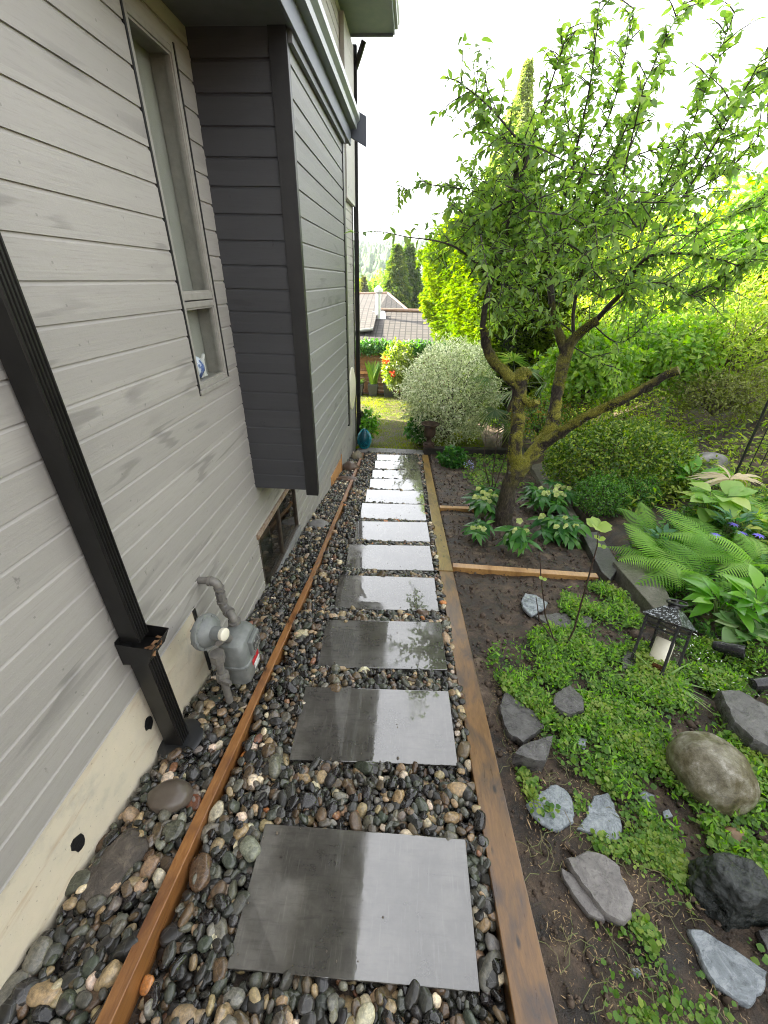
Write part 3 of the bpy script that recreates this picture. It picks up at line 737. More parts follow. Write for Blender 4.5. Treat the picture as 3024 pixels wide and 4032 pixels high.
# brick row at the end of the path
BRK = simple('grey_paver', (.13, .13, .13), .6, (.20, .195, .185), 18, bs=.4, bscale=50, rnd=True)
q = MB(); q.box(-.115, .115, -.09, .09, -.05, 0); pv = q.build('brick_paver', BRK, bevel=.006)
k = 0
for row, yy_ in enumerate((8.86, 9.05)):
    for j in range(6):
        o = pv if k == 0 else pv.copy()
        if k: COL.objects.link(o)
        o.location = (-.92 + j * .236 + (.07 if row else 0), yy_, -3.472 - .01 * row); o.rotation_euler = (0, 0, R_.uniform(-.02, .02)); k += 1
        tag(o, 'grey brick paver in the double row between the last slab and the lawn', 'paver', 'grey brick pavers at the end of the path')
# ================================================================== PEBBLES
import bmesh
def ico(sub):
    bm = bmesh.new(); bmesh.ops.create_icosphere(bm, subdivisions=sub, radius=1)
    v = np.array([q.co[:] for q in bm.verts]); f = np.array([[x.index for x in q.verts] for q in bm.faces]); bm.free(); return v, f
def pebble_templates(sub, n):
    v, f = ico(sub); out = []
    for k in range(n):
        vv = v.copy(); off = Vector((k * 7.3, 1.1, k * 2.9)); ang = k % 3 == 2
        for i, p in enumerate(v):
            s = 1 + .17 * mnoise.noise(Vector(p) * .9 + off) + .09 * mnoise.noise(Vector(p) * 2.1 + off)
            if ang:
                s *= 1 - .22 * abs(mnoise.noise(Vector(p) * 1.5 + off * 2))
            vv[i] = p * s
        e = .8 + .2 * (k % 2)
        vv = np.sign(vv) * np.abs(vv) ** e
        out.append(vv)
    return out, f
PAL = np.array([(.014, .013, .012), (.028, .028, .024), (.046, .050, .038), (.090, .084, .066), (.085, .058, .034), (.25, .185, .105), (.46, .39, .28), (.36, .15, .045), (.17, .08, .045), (.15, .14, .115)])
PWT = np.array([.25, .18, .155, .115, .16, .085, .035, .006, .013, .05])
def slab_level(y):
    for i, (c, a) in enumerate(slabs):
        if y < c.y - .2275:
            if i == 0: return c.z + .16 * (c.y - .2275 - y)
            p = slabs[i - 1][0]; t = (y - p.y - .2275) / max(.02, c.y - p.y - .455); t = min(max(t, 0), 1)
            return p.z * (1 - t) + c.z * t
        if y <= c.y + .2275: return c.z
    return slabs[-1][0].z - .16 * (y - slabs[-1][0].y - .2275)
def in_slab(x, y, mar):
    for c, a in slabs:
        dx, dy = x - c.x, y - c.y
        u = dx * math.cos(a) + dy * math.sin(a); w_ = -dx * math.sin(a) + dy * math.cos(a)
        if abs(u) < .4575 + mar and abs(w_) < .2275 + mar: return True
    return False
def xl_board(y): return -.87 if y < 2.98 else (-.868 - .0246 * (y - 2.98) if y < 5.3 else -.926 - .0275 * (y - 5.3))
def xr_board(y): return .53 - .0202 * y if y < 3.36 else .456 - .0126 * (y - 3.36)
def scatter(bed):
    pts = []
    for layer, (dz, sp) in enumerate(((-.048, .046), (-.026, .039), (-.004, .041), (.010, .11))):
        y = -.55; row = 0
        while y < 8.78:
            x = -1.25; row += 1
            x += (row % 2) * sp / 2
            while x < .62:
                px = x + R_.uniform(-.42, .42) * sp; py = y + R_.uniform(-.42, .42) * sp
                x += sp
                xb = xl_board(py)
                if bed == 'house':
                    if px > xb - .045 or px < XW + .02: continue
                    z = path_z(py) + .006 + .012 * mnoise.noise(Vector((px * 3, py * 3, 0)))
                    z += .03 * max(0, 1 - (px - XW) / .12) * 0
                else:
                    if px < xb + .045 or px > xr_board(py) - .078: continue
                    if in_slab(px, py, (.012 if R_.random() < .93 else -.015) if layer > 1 else -.02): continue
                    z = slab_level(py) - .010 + .010 * mnoise.noise(Vector((px * 3, py * 3, 4)))
                    if layer == 3 and in_slab(px, py, .02): continue
                pts.append((px, py, z + dz + R_.uniform(-.006, .006)))
            y += sp * .86
    return np.array(pts)
m, nt, b = newmat('wet_pebbles')
pa = N(nt, 'ShaderNodeAttribute', attribute_name='pcol'); ta = N(nt, 'ShaderNodeAttribute', attribute_name='tint')
v = coords(nt)
col = mix(nt, pa.outputs['Color'], (2.2, 2.1, 1.9), ramp(nt, noise_(nt, v, 95, 5, .7), [(.42, gray(0)), (.7, gray(.8))]), 'MULTIPLY')
ve = N(nt, 'ShaderNodeTexVoronoi', feature='DISTANCE_TO_EDGE'); ve.inputs['Scale'].default_value = 22; nt.links.new(v, ve.inputs['Vector'])
col = mix(nt, col, gray(.38), ramp(nt, ve.outputs['Distance'], [(.0, gray(.12)), (.03, gray(0))]))
col = mix(nt, col, gray(.01), ramp(nt, noise_(nt, v, 40, 4, .65), [(.5, gray(0)), (.75, gray(.6))]))
nt.links.new(col, b.inputs['Base Color'])
nt.links.new(ramp(nt, ta.outputs['Fac'], [(0, gray(.10)), (.6, gray(.24)), (1, gray(.55))]), b.inputs['Roughness'])
b.inputs['Coat Weight'].default_value = .22; b.inputs['Coat Roughness'].default_value = .06; b.inputs['Specular IOR Level'].default_value = .42
bump(nt, b, noise_(nt, v, 120, 4, .6), .18, .002)
PEB = m
T2, F2 = pebble_templates(3, 6); T1, F1 = pebble_templates(2, 6)
def rot_random(n, tilt):
    a = rng.random(n) * 2 * np.pi; t = rng.random(n) ** 1.3 * tilt; ph = rng.random(n) * 2 * np.pi
    ca, sa = np.cos(a), np.sin(a)
    Rz = np.zeros((n, 3, 3)); Rz[:, 0, 0] = ca; Rz[:, 0, 1] = -sa; Rz[:, 1, 0] = sa; Rz[:, 1, 1] = ca; Rz[:, 2, 2] = 1
    k = np.c_[np.cos(ph), np.sin(ph), np.zeros(n)]
    K = np.zeros((n, 3, 3)); K[:, 0, 2] = k[:, 1]; K[:, 1, 2] = -k[:, 0]; K[:, 2, 0] = -k[:, 1]; K[:, 2, 1] = k[:, 0]
    Rt = np.eye(3)[None] + np.sin(t)[:, None, None] * K + (1 - np.cos(t))[:, None, None] * (K @ K)
    return Rt @ Rz
def pebbles(bed):
    T = scatter(bed); n = len(T)
    Rm = rot_random(n, 1.15)
    L = .0195 * np.exp(rng.normal(0, .33, n)); L = np.clip(L, .009, .046)
    S = np.c_[L * rng.uniform(1.0, 1.65, n), L * rng.uniform(.8, 1.05, n), L * rng.uniform(.5, .85, n)]
    ci = rng.choice(len(PAL), n, p=PWT / PWT.sum()); C = .92 * PAL[ci] * rng.uniform(.75, 1.3, (n, 1)) * rng.uniform(.93, 1.07, (n, 3))
    tint = rng.random(n)
    near = T[:, 1] < 1.7; V = []; F = []; A = []; B = []; base = 0
    tk = rng.integers(0, 6, n)
    for isn, (TT, FF) in ((True, (T2, F2)), (False, (T1, F1))):
        for k in range(6):
            s = np.where((near == isn) & (tk == k))[0]
            if not len(s): continue
            vv = np.einsum('nij,nkj->nki', Rm[s], TT[k][None] * S[s][:, None, :]) + T[s][:, None, :]
            kk = len(TT[k]); V.append(vv.reshape(-1, 3)); F.append((FF[None] + (np.arange(len(s)) * kk)[:, None, None]).reshape(-1, 3) + base); base += kk * len(s)
            A.append(np.repeat(C[s], kk, 0)); B.append(np.repeat(tint[s], kk))
    o = link('river_pebbles', npmesh('river_pebbles', np.concatenate(V), np.concatenate(F), {'pcol': np.concatenate(A), 'tint': np.concatenate(B)}), PEB, smooth=True)
    return tag(o, 'wet dark river pebbles ' + ('filling the path around the slabs' if bed == 'path' else 'filling the strip along the house wall'), 'pebbles', kind='stuff')
pebbles('path'); pebbles('house')

# ================================================================== STONES
def stone(name, c, r, mat, label, cat, group=None, sub=4, seed=0, amp=.22, ang=0.0, rot=(0, 0, 0), f=1.2, flat=0):
    v, fc = ico(sub); off = Vector((seed * 3.7, seed * 1.3, seed)); vv = []
    for p in v:
        q = Vector(p); s = 1 + amp * mnoise.noise(q * f + off) + amp * .45 * mnoise.noise(q * f * 2.3 + off) + amp * .12 * mnoise.noise(q * f * 6 + off)
        if ang:
            cell = mnoise.cell_vector(q * 1.2 + off); s -= ang * abs(mnoise.noise(q * 1.7 + off * 2)) * 1.3
        q = q * s
        if flat: q.z = math.copysign(abs(q.z) ** (1 - flat), q.z) if abs(q.z) > 1e-6 else 0
        vv.append((q.x * r[0], q.y * r[1], q.z * r[2]))
    o = link(name, npmesh(name, vv, fc), mat, smooth=True); o.location = c; o.rotation_euler = rot
    return tag(o, label, cat, group)
def layered(name, c1, c2, c3, rough=.4):
    m, nt, b = newmat(name); v = coords(nt, rnd=False)
    n1 = noise_(nt, v, 14, 9, .72, .6); n2 = noise_(nt, v, 48, 7, .72)
    col = ramp(nt, n1, [(.36, c1), (.5, c2), (.63, c3)])
    col = mix(nt, col, tuple(x * .4 for x in c1), ramp(nt, n2, [(.54, gray(0)), (.68, gray(.7))]))
    nt.links.new(col, b.inputs['Base Color'])
    nt.links.new(ramp(nt, n1, [(.3, gray(rough * .6)), (.7, gray(min(1, rough * 1.5)))]), b.inputs['Roughness'])
    bump(nt, b, math_(nt, 'ADD', n1, math_(nt, 'MULTIPLY', n2, .4)), .9, .014)
    return m
WET_B = simple('wet_brown_stone', (.075, .058, .044), .32, (.11, .09, .07), 9, bs=.15, bscale=90)
WET_D = None
TANB = simple('tan_boulder', (.22, .19, .12), .5, (.14, .12, .085), 7, bs=.3, bscale=50)
BRNB = simple('brown_boulder', (.075, .05, .036), .45, (.13, .09, .065), 7, bs=.3, bscale=50)
GRYB = simple('grey_boulder', (.13, .125, .12), .5, (.20, .19, .18), 7, bs=.3, bscale=50)
c = at(375, 1728); stone('cobble', (c[0] - .01, c[1], c[2] + .025), (.108, .075, .065), WET_B, 'smooth brown oval cobble lying against the edging board near the camera', 'cobble', seed=3, amp=.1, rot=(0, 0, .15))
WET_D = layered('wet_dark_stone', (.035, .027, .021), (.065, .052, .040), (.13, .105, .08), .4)
c = at(236, 1893); stone('flat_stone', (c[0] - .01, c[1], c[2] - .002), (.095, .165, .034), WET_D, 'flat rough dark brown stone among pebbles below the tar patch', 'stone', seed=5, amp=.25, rot=(.05, .1, -.35), flat=.3)
for (px, py, r_, mt, lb, sd_) in ((783, 978, (.14, .13, .10), GRYB, 'grey boulder at the wall foot right by the blue pinecone', 1), (772, 990, (.13, .12, .12), TANB, 'rounded tan boulder between the wall and the pinecone', 2), (757, 1013, (.15, .14, .12), BRNB, 'dark brown boulder at the wall foot in front of the tan one', 4),
                              (752, 1037, (.20, .085, .05), BRNB, 'long flat brown stone beside the raw cedar board', 6), (688, 1135, (.13, .11, .05), GRYB, 'flat grey stone among the pebbles past the basement window', 7)):
    c = at(px, py); stone('boulder' if r_[2] > .06 else 'flat_stone', (c[0], c[1], c[2] + r_[2] * .3), r_, mt, lb, 'boulder' if r_[2] > .06 else 'stone', seed=sd_, amp=.16)

SLATE = layered('pale_wet_slate', (.14, .16, .175), (.23, .255, .275), (.33, .355, .375), .26)
SLATE_D = layered('dark_wet_slate', (.05, .047, .046), (.085, .08, .078), (.13, .125, .12), .3)
SAND = layered('grey_sandstone', (.13, .12, .115), (.19, .175, .165), (.25, .235, .22), .5)
BASALT = layered('black_wet_basalt', (.008, .011, .010), (.016, .020, .018), (.04, .045, .042), .3)
STONES_XY = []
def flagstone(outl, thick, mat, label, name='flagstone', cat='flagstone', group=None, tilt=0.0, sub=True, up=.012):
    pts = [Vector(at(*p, up + thick * .5)) for p in outl]
    c = sum(pts, Vector()) / len(pts); n = len(pts); STONES_XY.append([(p.x, p.y) for p in pts])
    fine = []
    for i in range(n):                       # ragged edge
        a, b_ = pts[i], pts[(i + 1) % n]; k = max(2, int((b_ - a).length / .018))
        for j in range(k):
            p = a.lerp(b_, j / k); d = (p - c).normalized()
            fine.append(p + d * (.009 * mnoise.noise(p * 30) + .005 * mnoise.noise(p * 75)))
    q = MB(); rings = [(.0, thick * .0), (.45, 0), (.80, 0), (.955, -.002), (1.0, -.006 - thick * .12), (1.015, -thick * .55), (.99, -thick * 1.1), (.9, -thick * 1.3)]
    nn = len(fine); V = []; F = []
    for s, dz in rings[1:]:
        for p in fine:
            w_ = c.lerp(p, s); w_ = Vector((w_.x, w_.y, w_.z + dz + .006 * mnoise.noise(w_ * 9) + .003 * mnoise.noise(w_ * 30))); V.append(w_)
    V.append(c + Vector((0, 0, .003))); ci = len(V) - 1
    for i in range(nn): F.append((ci, i, (i + 1) % nn))
    for r_ in range(len(rings) - 2):
        for i in range(nn): F.append((r_ * nn + i, (r_ + 1) * nn + i, (r_ + 1) * nn + (i + 1) % nn, r_ * nn + (i + 1) % nn))
    q.add(V, F); o = q.build(name, mat, smooth=True)
    es = o.modifiers.new('edges', 'EDGE_SPLIT'); es.split_angle = rad(38)
    return tag(o, label, cat, group)
k8 = crop(1700, 2900, 1324 / 1659); k7 = crop(1600, 2300, 700 / 1659); kg = crop(2300, 2250, 724 / 952)
def K(k, pts): return [k(*p) for p in pts]
flagstone(K(k8, [(465, 330), (540, 265), (620, 230), (690, 280), (705, 350), (700, 420), (620, 465), (545, 430), (500, 385)]), .022, SLATE, 'pale blue slate flagstone nearest the edging board, a sprig lying across it')
flagstone(K(k8, [(800, 290), (870, 275), (900, 330), (945, 450), (930, 510), (880, 515), (800, 480), (720, 450), (760, 390)]), .022, SLATE, 'pale slate flagstone shaped like a triangle, just left of the mossy boulder')
flagstone(K(k8, [(1015, 290), (1050, 265), (1100, 290), (1075, 340)]), .012, SLATE, 'small pale slate chip touching the left side of the boulder', 'slate_chip', 'slate chip')
flagstone(K(k8, [(1140, 365), (1170, 358), (1198, 395), (1150, 402)]), .010, SLATE, 'smallest grey slate chip in the dirt below the boulder', 'slate_chip', 'slate chip')
flagstone(K(k8, [(670, 600), (770, 555), (850, 580), (930, 640), (950, 700), (1000, 800), (990, 880), (960, 915), (870, 890), (800, 800), (700, 660)]), .05, SAND, 'thick oval grey brown flagstone split from a sliver along its left side', up=.03)
flagstone(K(k8, [(640, 645), (690, 672), (775, 778), (858, 885), (850, 905), (780, 890), (700, 775), (648, 692)]), .03, SAND, 'long thin stone sliver along the left of the oval flagstone', 'stone_sliver', 'stone', up=.012)
flagstone(K(k8, [(1275, 950), (1340, 955), (1450, 1010), (1590, 1110), (1665, 1160), (1640, 1250), (1580, 1340), (1480, 1280), (1400, 1220), (1340, 1120)]), .03, SLATE, 'big pale slate flagstone with dirt spots in the lower right corner')
flagstone(K(k8, [(1600, 800), (1700, 850), (1700, 910), (1590, 860)]), .02, SLATE, 'slate piece at the right picture edge beside the black rock')
flagstone(K(k8, [(1610, 950), (1700, 925), (1720, 1080), (1660, 1060)]), .03, SLATE_D, 'darker slate at the right picture edge below the black rock')
flagstone(K(k8, [(990, 1145), (1020, 1135), (1042, 1165), (1020, 1190), (998, 1175)]), .016, SLATE, 'tiny white stone alone in the bare soil at the bottom', 'slate_chip', 'slate chip')
flagstone(K(k7, [(1075, 150), (1110, 80), (1200, 90), (1325, 170), (1300, 210), (1170, 290), (1090, 220)]), .028, SLATE, 'pale blue slate on bare soil behind the thin sapling stems', up=.03)
flagstone(K(k7, [(1200, 290), (1400, 265), (1500, 270), (1560, 350), (1540, 410), (1420, 440), (1270, 340)]), .03, SLATE_D, 'dark flat slate half under the groundcover beside the sapling')
flagstone(K(k7, [(1600, 300), (1690, 290), (1740, 330), (1700, 400), (1610, 380)]), .03, SLATE_D, 'dark flat slate to the right of the sapling, ringed by groundcover')
flagstone(K(k7, [(1365, 1110), (1390, 1020), (1530, 930), (1650, 1040), (1665, 1180), (1540, 1215), (1450, 1190)]), .075, SLATE_D, 'upright angular grey stone standing in the middle of the groundcover', 'rock', 'rock', up=.05)
flagstone(K(k7, [(870, 1120), (920, 980), (1050, 1090), (1200, 1180), (1290, 1330), (1200, 1400), (1090, 1480), (960, 1400), (900, 1280)]), .05, SLATE_D, 'flat wet dark stone in the soil beside the edging board', 'rock', 'rock', up=.02)
flagstone(K(k7, [(1010, 1570), (1090, 1480), (1380, 1400), (1340, 1560), (1300, 1640), (1240, 1650), (1010, 1580)]), .10, SLATE_D, 'thick dark block of stone in front of the flat wet one', 'rock', 'rock', up=.07)
flagstone(K(k7, [(1545, 1415), (1690, 1440), (1665, 1560), (1600, 1490)]), .02, SLATE, 'small slate triangle between the dark block and the boulder', 'slate_chip', 'slate chip')
flagstone(K(kg, [(700, 610), (800, 606), (960, 700), (1050, 780), (1000, 930), (880, 870), (780, 780)]), .09, SLATE_D, 'grey angular slab at the right picture edge behind the boulder', 'stone_slab', 'stone slab', up=.10)
flagstone(K(kg, [(195, 440), (225, 405), (280, 415), (270, 500), (200, 500)]), .03, SLATE_D, 'small dark slate poking out under the left side of the lantern', 'slate_chip', 'slate chip', up=.02)
m, nt, b = newmat('mossy_boulder'); v = coords(nt)
n1 = noise_(nt, v, 11, 10, .74, .12); n2 = noise_(nt, v, 38, 7, .72)
col = ramp(nt, n1, [(.36, (.045, .038, .018)), (.47, (.11, .095, .052)), (.56, (.18, .165, .115)), (.68, (.36, .345, .29))])
col = mix(nt, col, (.03, .026, .014), ramp(nt, n2, [(.55, gray(0)), (.72, gray(.7))]))
nt.links.new(col, b.inputs['Base Color']); b.inputs['Roughness'].default_value = .36; bump(nt, b, math_(nt, 'ADD', n1, math_(nt, 'MULTIPLY', n2, .3)), .6, .012)
c = at(1520, 1690); stone('boulder', (c[0] - .01, c[1] + .0, c[2] + .09), (.185, .185, .19), m, 'large round wet boulder with olive tint in the right foreground', 'boulder', seed=9, amp=.11, rot=(0, .1, .2), sub=5)
def faceted(name, c, r, planes, mat, label, cat, seed=0, rot=(0, 0, 0)):
    """a broken block: the space inside a set of planes, with worn edges and a rough skin"""
    v, fc = ico(6); pn = [Vector(p[:3]).normalized() for p in planes]; ph = [p[3] for p in planes]; V = []
    for p in v:
        d = Vector(p); s = 0.0
        for n_, h_ in zip(pn, ph):
            k = n_.dot(d) / h_
            if k > 0: s += k ** 14
        rr_ = s ** (-1 / 14); q = d * rr_
        q = q + d * (.10 * mnoise.fractal(q * 2.6 + Vector((seed, 0, 0)), 1, 2, 6) - .07 * abs(mnoise.noise(q * 4 + Vector((1, 2, seed)))))
        V.append((q.x * r[0], q.y * r[1], q.z * r[2]))
    o = link(name, npmesh(name, V, fc), mat, smooth=True); o.location = c; o.rotation_euler = rot
    return tag(o, label, cat)
c = at(*k8(1450, 800)); faceted('rock', (c[0] + .0, c[1] + .01, c[2] + .05), (.135, .12, .15), [(.15, .1, 1, .95), (-.1, -1, .25, .8), (1, -.15, .15, .9), (-1, -.35, .3, .85), (.1, 1, .2, .9), (0, 0, -1, 1), (-.7, .7, .2, 1.0), (.6, -.8, .5, 1.02), (.7, .7, .5, 1.05)], BASALT, 'angular black glossy rock upright below the mossy boulder', 'rock', 3, (.05, -.05, .25))
c = at(1588, 1812); stone('cobble', (c[0], c[1], c[2] + .01), (.05, .045, .03), simple('rusty_pebble', (.24, .15, .08), .5, (.16, .09, .05), 12), 'small tan cobble wedged under the big boulder', 'cobble', seed=13, sub=3)

gp_ = []
for (c, a) in slabs:
    for _ in range(16):
        u, w_ = R_.uniform(-.45, .45), R_.choice((R_.uniform(-.22, .22), R_.uniform(-.225, -.17))); gp_.append((c.x + u * math.cos(a) - w_ * math.sin(a), c.y + u * math.sin(a) + w_ * math.cos(a), c.z + .001))
gp_ = np.array(gp_); n = len(gp_)
G9 = inst('grit', T1[2], F1, rot_random(n, .5), gp_, simple('grit_grain', (.05, .042, .032), .6, (.16, .13, .09), 60), None, S=(.0030 * np.exp(rng.normal(0, .5, n)))[:, None] * rng.uniform(.6, 1.4, (n, 3)), smooth=True)
tag(G9, 'specks of grit lying on the wet paving slabs', 'grit', kind='stuff')
# ================================================================== PLANT HELPERS
def leaf_tpl(n=2, w=.5, fold=.18, curl=.25, peak=.45):
    """unit-length leaf along +Y, normal +Z; triangles"""
    V = []; F = []
    for i in range(n + 1):
        t = i / n
        e = math.sin(math.pi * min(1, t ** (math.log(.5) / math.log(peak)))) if 0 < t < 1 else 0
        h = w / 2 * e; z = -curl * t * t
        V += [(-h, t, z + fold * h), (0, t, z), (h, t, z + fold * h)]
    for i in range(n):
        a = i * 3
        for k in (0, 1):
            p, q, r_, s_ = a + k, a + k + 1, a + k + 4, a + k + 3
            if i == 0: F.append((q if k == 0 else p, r_, s_))
            elif i == n - 1: F.append((p, q, r_ if k == 0 else s_))
            else: F += [(p, q, r_), (p, r_, s_)]
    return np.array(V), np.array(F)
def frames(dirs, up):
    """columns: x = side, y = dir, z = normal"""
    y = dirs / np.linalg.norm(dirs, axis=1, keepdims=True)
    x = np.cross(y, up); ln = np.linalg.norm(x, axis=1, keepdims=True)
    bad = ln[:, 0] < 1e-4; x[bad] = (1, 0, 0); ln[bad] = 1
    x /= ln; z = np.cross(x, y)
    return np.stack([x, y, z], -1)
def rnd_dirs(n):
    v = rng.normal(size=(n, 3)); return v / np.linalg.norm(v, axis=1, keepdims=True)
def lump(d, seed, f=2.0):
    return np.array([mnoise.noise(Vector(p) * f + Vector((seed * 5.1, seed, 2))) for p in d])
def blob_cloud(n, c, r, seed=0, amp=.25, shell=.35, zmin=-.6):
    d = rnd_dirs(int(n * 1.5)); d = d[d[:, 2] > zmin][:n]
    s = 1 + amp * lump(d, seed) + amp * .6 * lump(d, seed + 9, 5)
    dep = 1 - shell * rng.random(len(d)) ** 1.5
    return np.array(c) + d * np.array(r) * (s * dep)[:, None], d
def foliage(name, pts, nrm, tpl, size, mat, parent, spread=.8, droop=.1, scl=(.7, 1.3), wc=True):
    n = len(pts); dirs = nrm + rng.normal(size=(n, 3)) * spread; dirs[:, 2] -= droop
    up = nrm + rng.normal(size=(n, 3)) * .5 + np.array([0, 0, .4])
    Rm = frames(dirs, up); s = size * rng.uniform(*scl, n)
    return inst(name, tpl[0], tpl[1], Rm * s[:, None, None], pts, mat, parent, smooth=False, world_coords=wc)
def stems_mesh(name, c, tops, r, mat, parent, n=5, bend=.15, r1=None):
    q = MB()
    for t in tops:
        a = Vector(c) + Vector((R_.uniform(-.02, .02), R_.uniform(-.02, .02), 0)); b_ = Vector(t); mid = a.lerp(b_, .5) + Vector((R_.uniform(-1, 1), R_.uniform(-1, 1), .3)) * bend * (b_ - a).length
        pts = [a, a.lerp(mid, .6), mid, mid.lerp(b_, .6) + Vector((0, 0, 0)), b_]
        q.tube(pts, [r, r * .85, r * .7, r * .55, r1 or r * .35], n)
    return q.build(name, mat, parent, smooth=True)
SMALL = leaf_tpl(2, .55, .35, .2); ROUND = leaf_tpl(3, .95, .15, .15, .5); LONG = leaf_tpl(4, .30, .25, .45, .45); OVAL = leaf_tpl(4, .5, .3, .35, .45); BROAD = leaf_tpl(7, .86, .22, .35, .45); OVAL6 = leaf_tpl(7, .46, .28, .55, .5); BLADE = leaf_tpl(4, .07, .3, .55, .35)
WOOD = simple('shrub_twig', (.06, .045, .03), .8, (.10, .08, .055), 30)
GSTEM = simple('green_stem', (.10, .16, .04), .5, (.16, .20, .07), 20)
DARKTWIG = simple('dark_twig', (.035, .022, .016), .6, (.06, .035, .025), 30)

# ---- clipped azalea mound, small box bush ...
L_AZ = leafmat('azalea_leaf', (.035, .085, .014), (.11, .19, .024), .35, .4, c3=(.32, .37, .055))
L_BOX = leafmat('box_leaf', (.03, .10, .018), (.08, .20, .035), .35, .38, c3=(.16, .30, .05))
def bush(name, label, cat, c, r, n, size, mat, tpl=SMALL, seed=0, amp=.22, shell=.4, spread=.8, group=None, zmin=-.5, twigs=14, inner=True, droop=.05, sprays=16):
    root = empty(name, (c[0], c[1], c[2] - r[2] * .8), label, cat, group)
    pts, nr = blob_cloud(n, c, r, seed, amp, shell, zmin)
    if sprays:                       # stray shoots that break the outline
        sq = MB(); sp, sn = [], []
        for d in rnd_dirs(sprays * 2):
            if d[2] < zmin * .5: continue
            a = np.array(c) + d * np.array(r) * .8; L_ = float(np.mean(r)) * R_.uniform(.28, .62); dd = d + rng.normal(size=3) * .45 + [0, 0, .45]; dd /= np.linalg.norm(dd)
            e_ = a + dd * L_; sq.tube([(c[0], c[1], c[2] - r[2] * .6), tuple(a), tuple((a + e_) / 2 + [0, 0, .03 * L_]), tuple(e_)], [.010, .006, .004, .002], 4, False)
            k = int(8 + L_ / size * 3)
            for u_ in np.linspace(.25, 1, k): sp.append(a + (e_ - a) * u_ + rng.normal(size=3) * size * .25); sn.append(dd * .6 + rnd_dirs(1)[0])
        if sp: pts = np.r_[pts, np.array(sp)]; nr = np.r_[nr, np.array(sn)]; sq.build('shoots', WOOD, root)
    foliage('foliage', pts, nr, tpl, size, mat, root, spread, droop)
    tops = [tuple(np.array(c) + d * np.array(r) * .85) for d in rnd_dirs(twigs) * [1, 1, .7] + [0, 0, .3]]
    stems_mesh('branches', (c[0], c[1], c[2] - r[2] * .85), tops, .014 * max(1, r[0]), WOOD, root)
    return root
ca = at(1340, 1065); caz = (ca[0] + .05, ca[1] + .35, ca[2] + .36)
bush('azalea_bush', 'large rounded dark green clipped bush behind the mossy leaning branch', 'bush', caz, (1.12, .85, .62), 15000, .055, L_AZ, seed=3, amp=.16, shell=.3, twigs=30)
cb = at(1300, 1110); bush('box_bush', 'small round bright green bush in front of the large dark clipped one', 'bush', (cb[0], cb[1] + .1, cb[2] + .20), (.36, .34, .30), 4200, .032, L_BOX, seed=6, amp=.15)
cb = at(1375, 1095); bush('box_bush', 'smaller loose green bush to the right of the round one, above the ferns', 'bush', (cb[0], cb[1] + .1, cb[2] + .16), (.26, .26, .24), 2200, .032, L_BOX, seed=7, amp=.25)

# ---- ferns
L_FERN = leafmat('fern_frond', (.14, .29, .045), (.22, .39, .065), .5, .5, c3=(.32, .48, .12))
def frond_pts(c, az, L, rise_, bend, side, mat_, V, F, T, tint):
    n = 26; base = len(V)
    for i in range(2, n):
        t = i / n
        d = Vector((math.cos(az), math.sin(az), 0)); s_ = Vector((-math.sin(az), math.cos(az), 0))
        def sp(t): return Vector(c) + d * (L * (t * math.cos(rise_) + .05 * t * t)) + Vector((0, 0, L * (t * math.sin(rise_) - bend * t * t))) + s_ * (side * L * t * t)
        p = sp(t); tan = (sp(t + .02) - p).normalized(); nb = tan.cross(Vector((0, 0, 1))).normalized(); up = nb.cross(tan)
        w = L * .26 * math.sin(math.pi * min(1, (t * .93 + .06)) ** .75) * (1 if t < .85 else 1)
        for sg in (-1, 1):
            out = (nb * sg + tan * .45 - up * .12).normalized(); wd = L / n * .38
            k = 5; b0 = len(V)
            for j in range(k + 1):
                u = j / k; q = p + out * (w * u) - up * (w * .25 * u * u); hw = wd * (1 - u) ** .6 * (1.0 if j % 2 else .72)
                V.append(q + tan * hw); V.append(q - tan * hw * .8); T += [tint, tint]
            for j in range(k): F.append((b0 + 2 * j, b0 + 2 * j + 1, b0 + 2 * j + 3)); F.append((b0 + 2 * j, b0 + 2 * j + 3, b0 + 2 * j + 2))
        if i < n - 1:
            b0 = len(V); q2 = sp(t + 1 / n)
            for q in (p, q2):
                V.append(q + nb * .003); V.append(q - nb * .003); T += [.1, .1]
            F.append((b0, b0 + 1, b0 + 3)); F.append((b0, b0 + 3, b0 + 2))
def fern(px, py, L, nf, label, az0=None, rs=(.5, .95), dz=0, spread=6.283):
    L *= 1.28; nf += 2
    c = at(px, py); c = (c[0], c[1], c[2] + dz); root = empty('fern', c, label, 'fern', 'pale green ferns in the raised bed'); 
    for i in range(nf):
        V, F, T = [], [], []
        az = (az0 or 0) + spread * (i / nf - .5) + R_.uniform(-.2, .2)
        frond_pts(c, az, L * R_.uniform(.75, 1.1), R_.uniform(*rs), R_.uniform(.35, .62), R_.uniform(-.15, .15), None, V, F, T, R_.random())
        link('frond', npmesh('frond', [tuple(p) for p in V], F, {'tint': T}), L_FERN, root)
fern(1440, 1230, .62, 9, 'pale green fern with fronds arching left over the concrete block', az0=3.6, spread=5.2)
fern(1530, 1260, .60, 9, 'bright fern nearest the lantern, its fronds hanging over smaller leaves', az0=3.6, spread=4.5)
fern(1560, 1200, .66, 9, 'fern in front of the violet flowers at the middle right', az0=3.9, spread=5)
fern(1655, 1140, .75, 9, 'large fern at the right picture edge above the violet flowers', az0=3.3, spread=5)
fern(1640, 1235, .58, 8, 'upright fern at the right picture edge below the violet flowers', az0=3.6, spread=5)
fern(1410, 1165, .50, 8, 'fern beside the small round bush, partly behind the nearest fern', az0=3.8, spread=5)
fern(1600, 1050, .55, 7, 'fern at the foot of the black trellis', az0=3.6, spread=5)

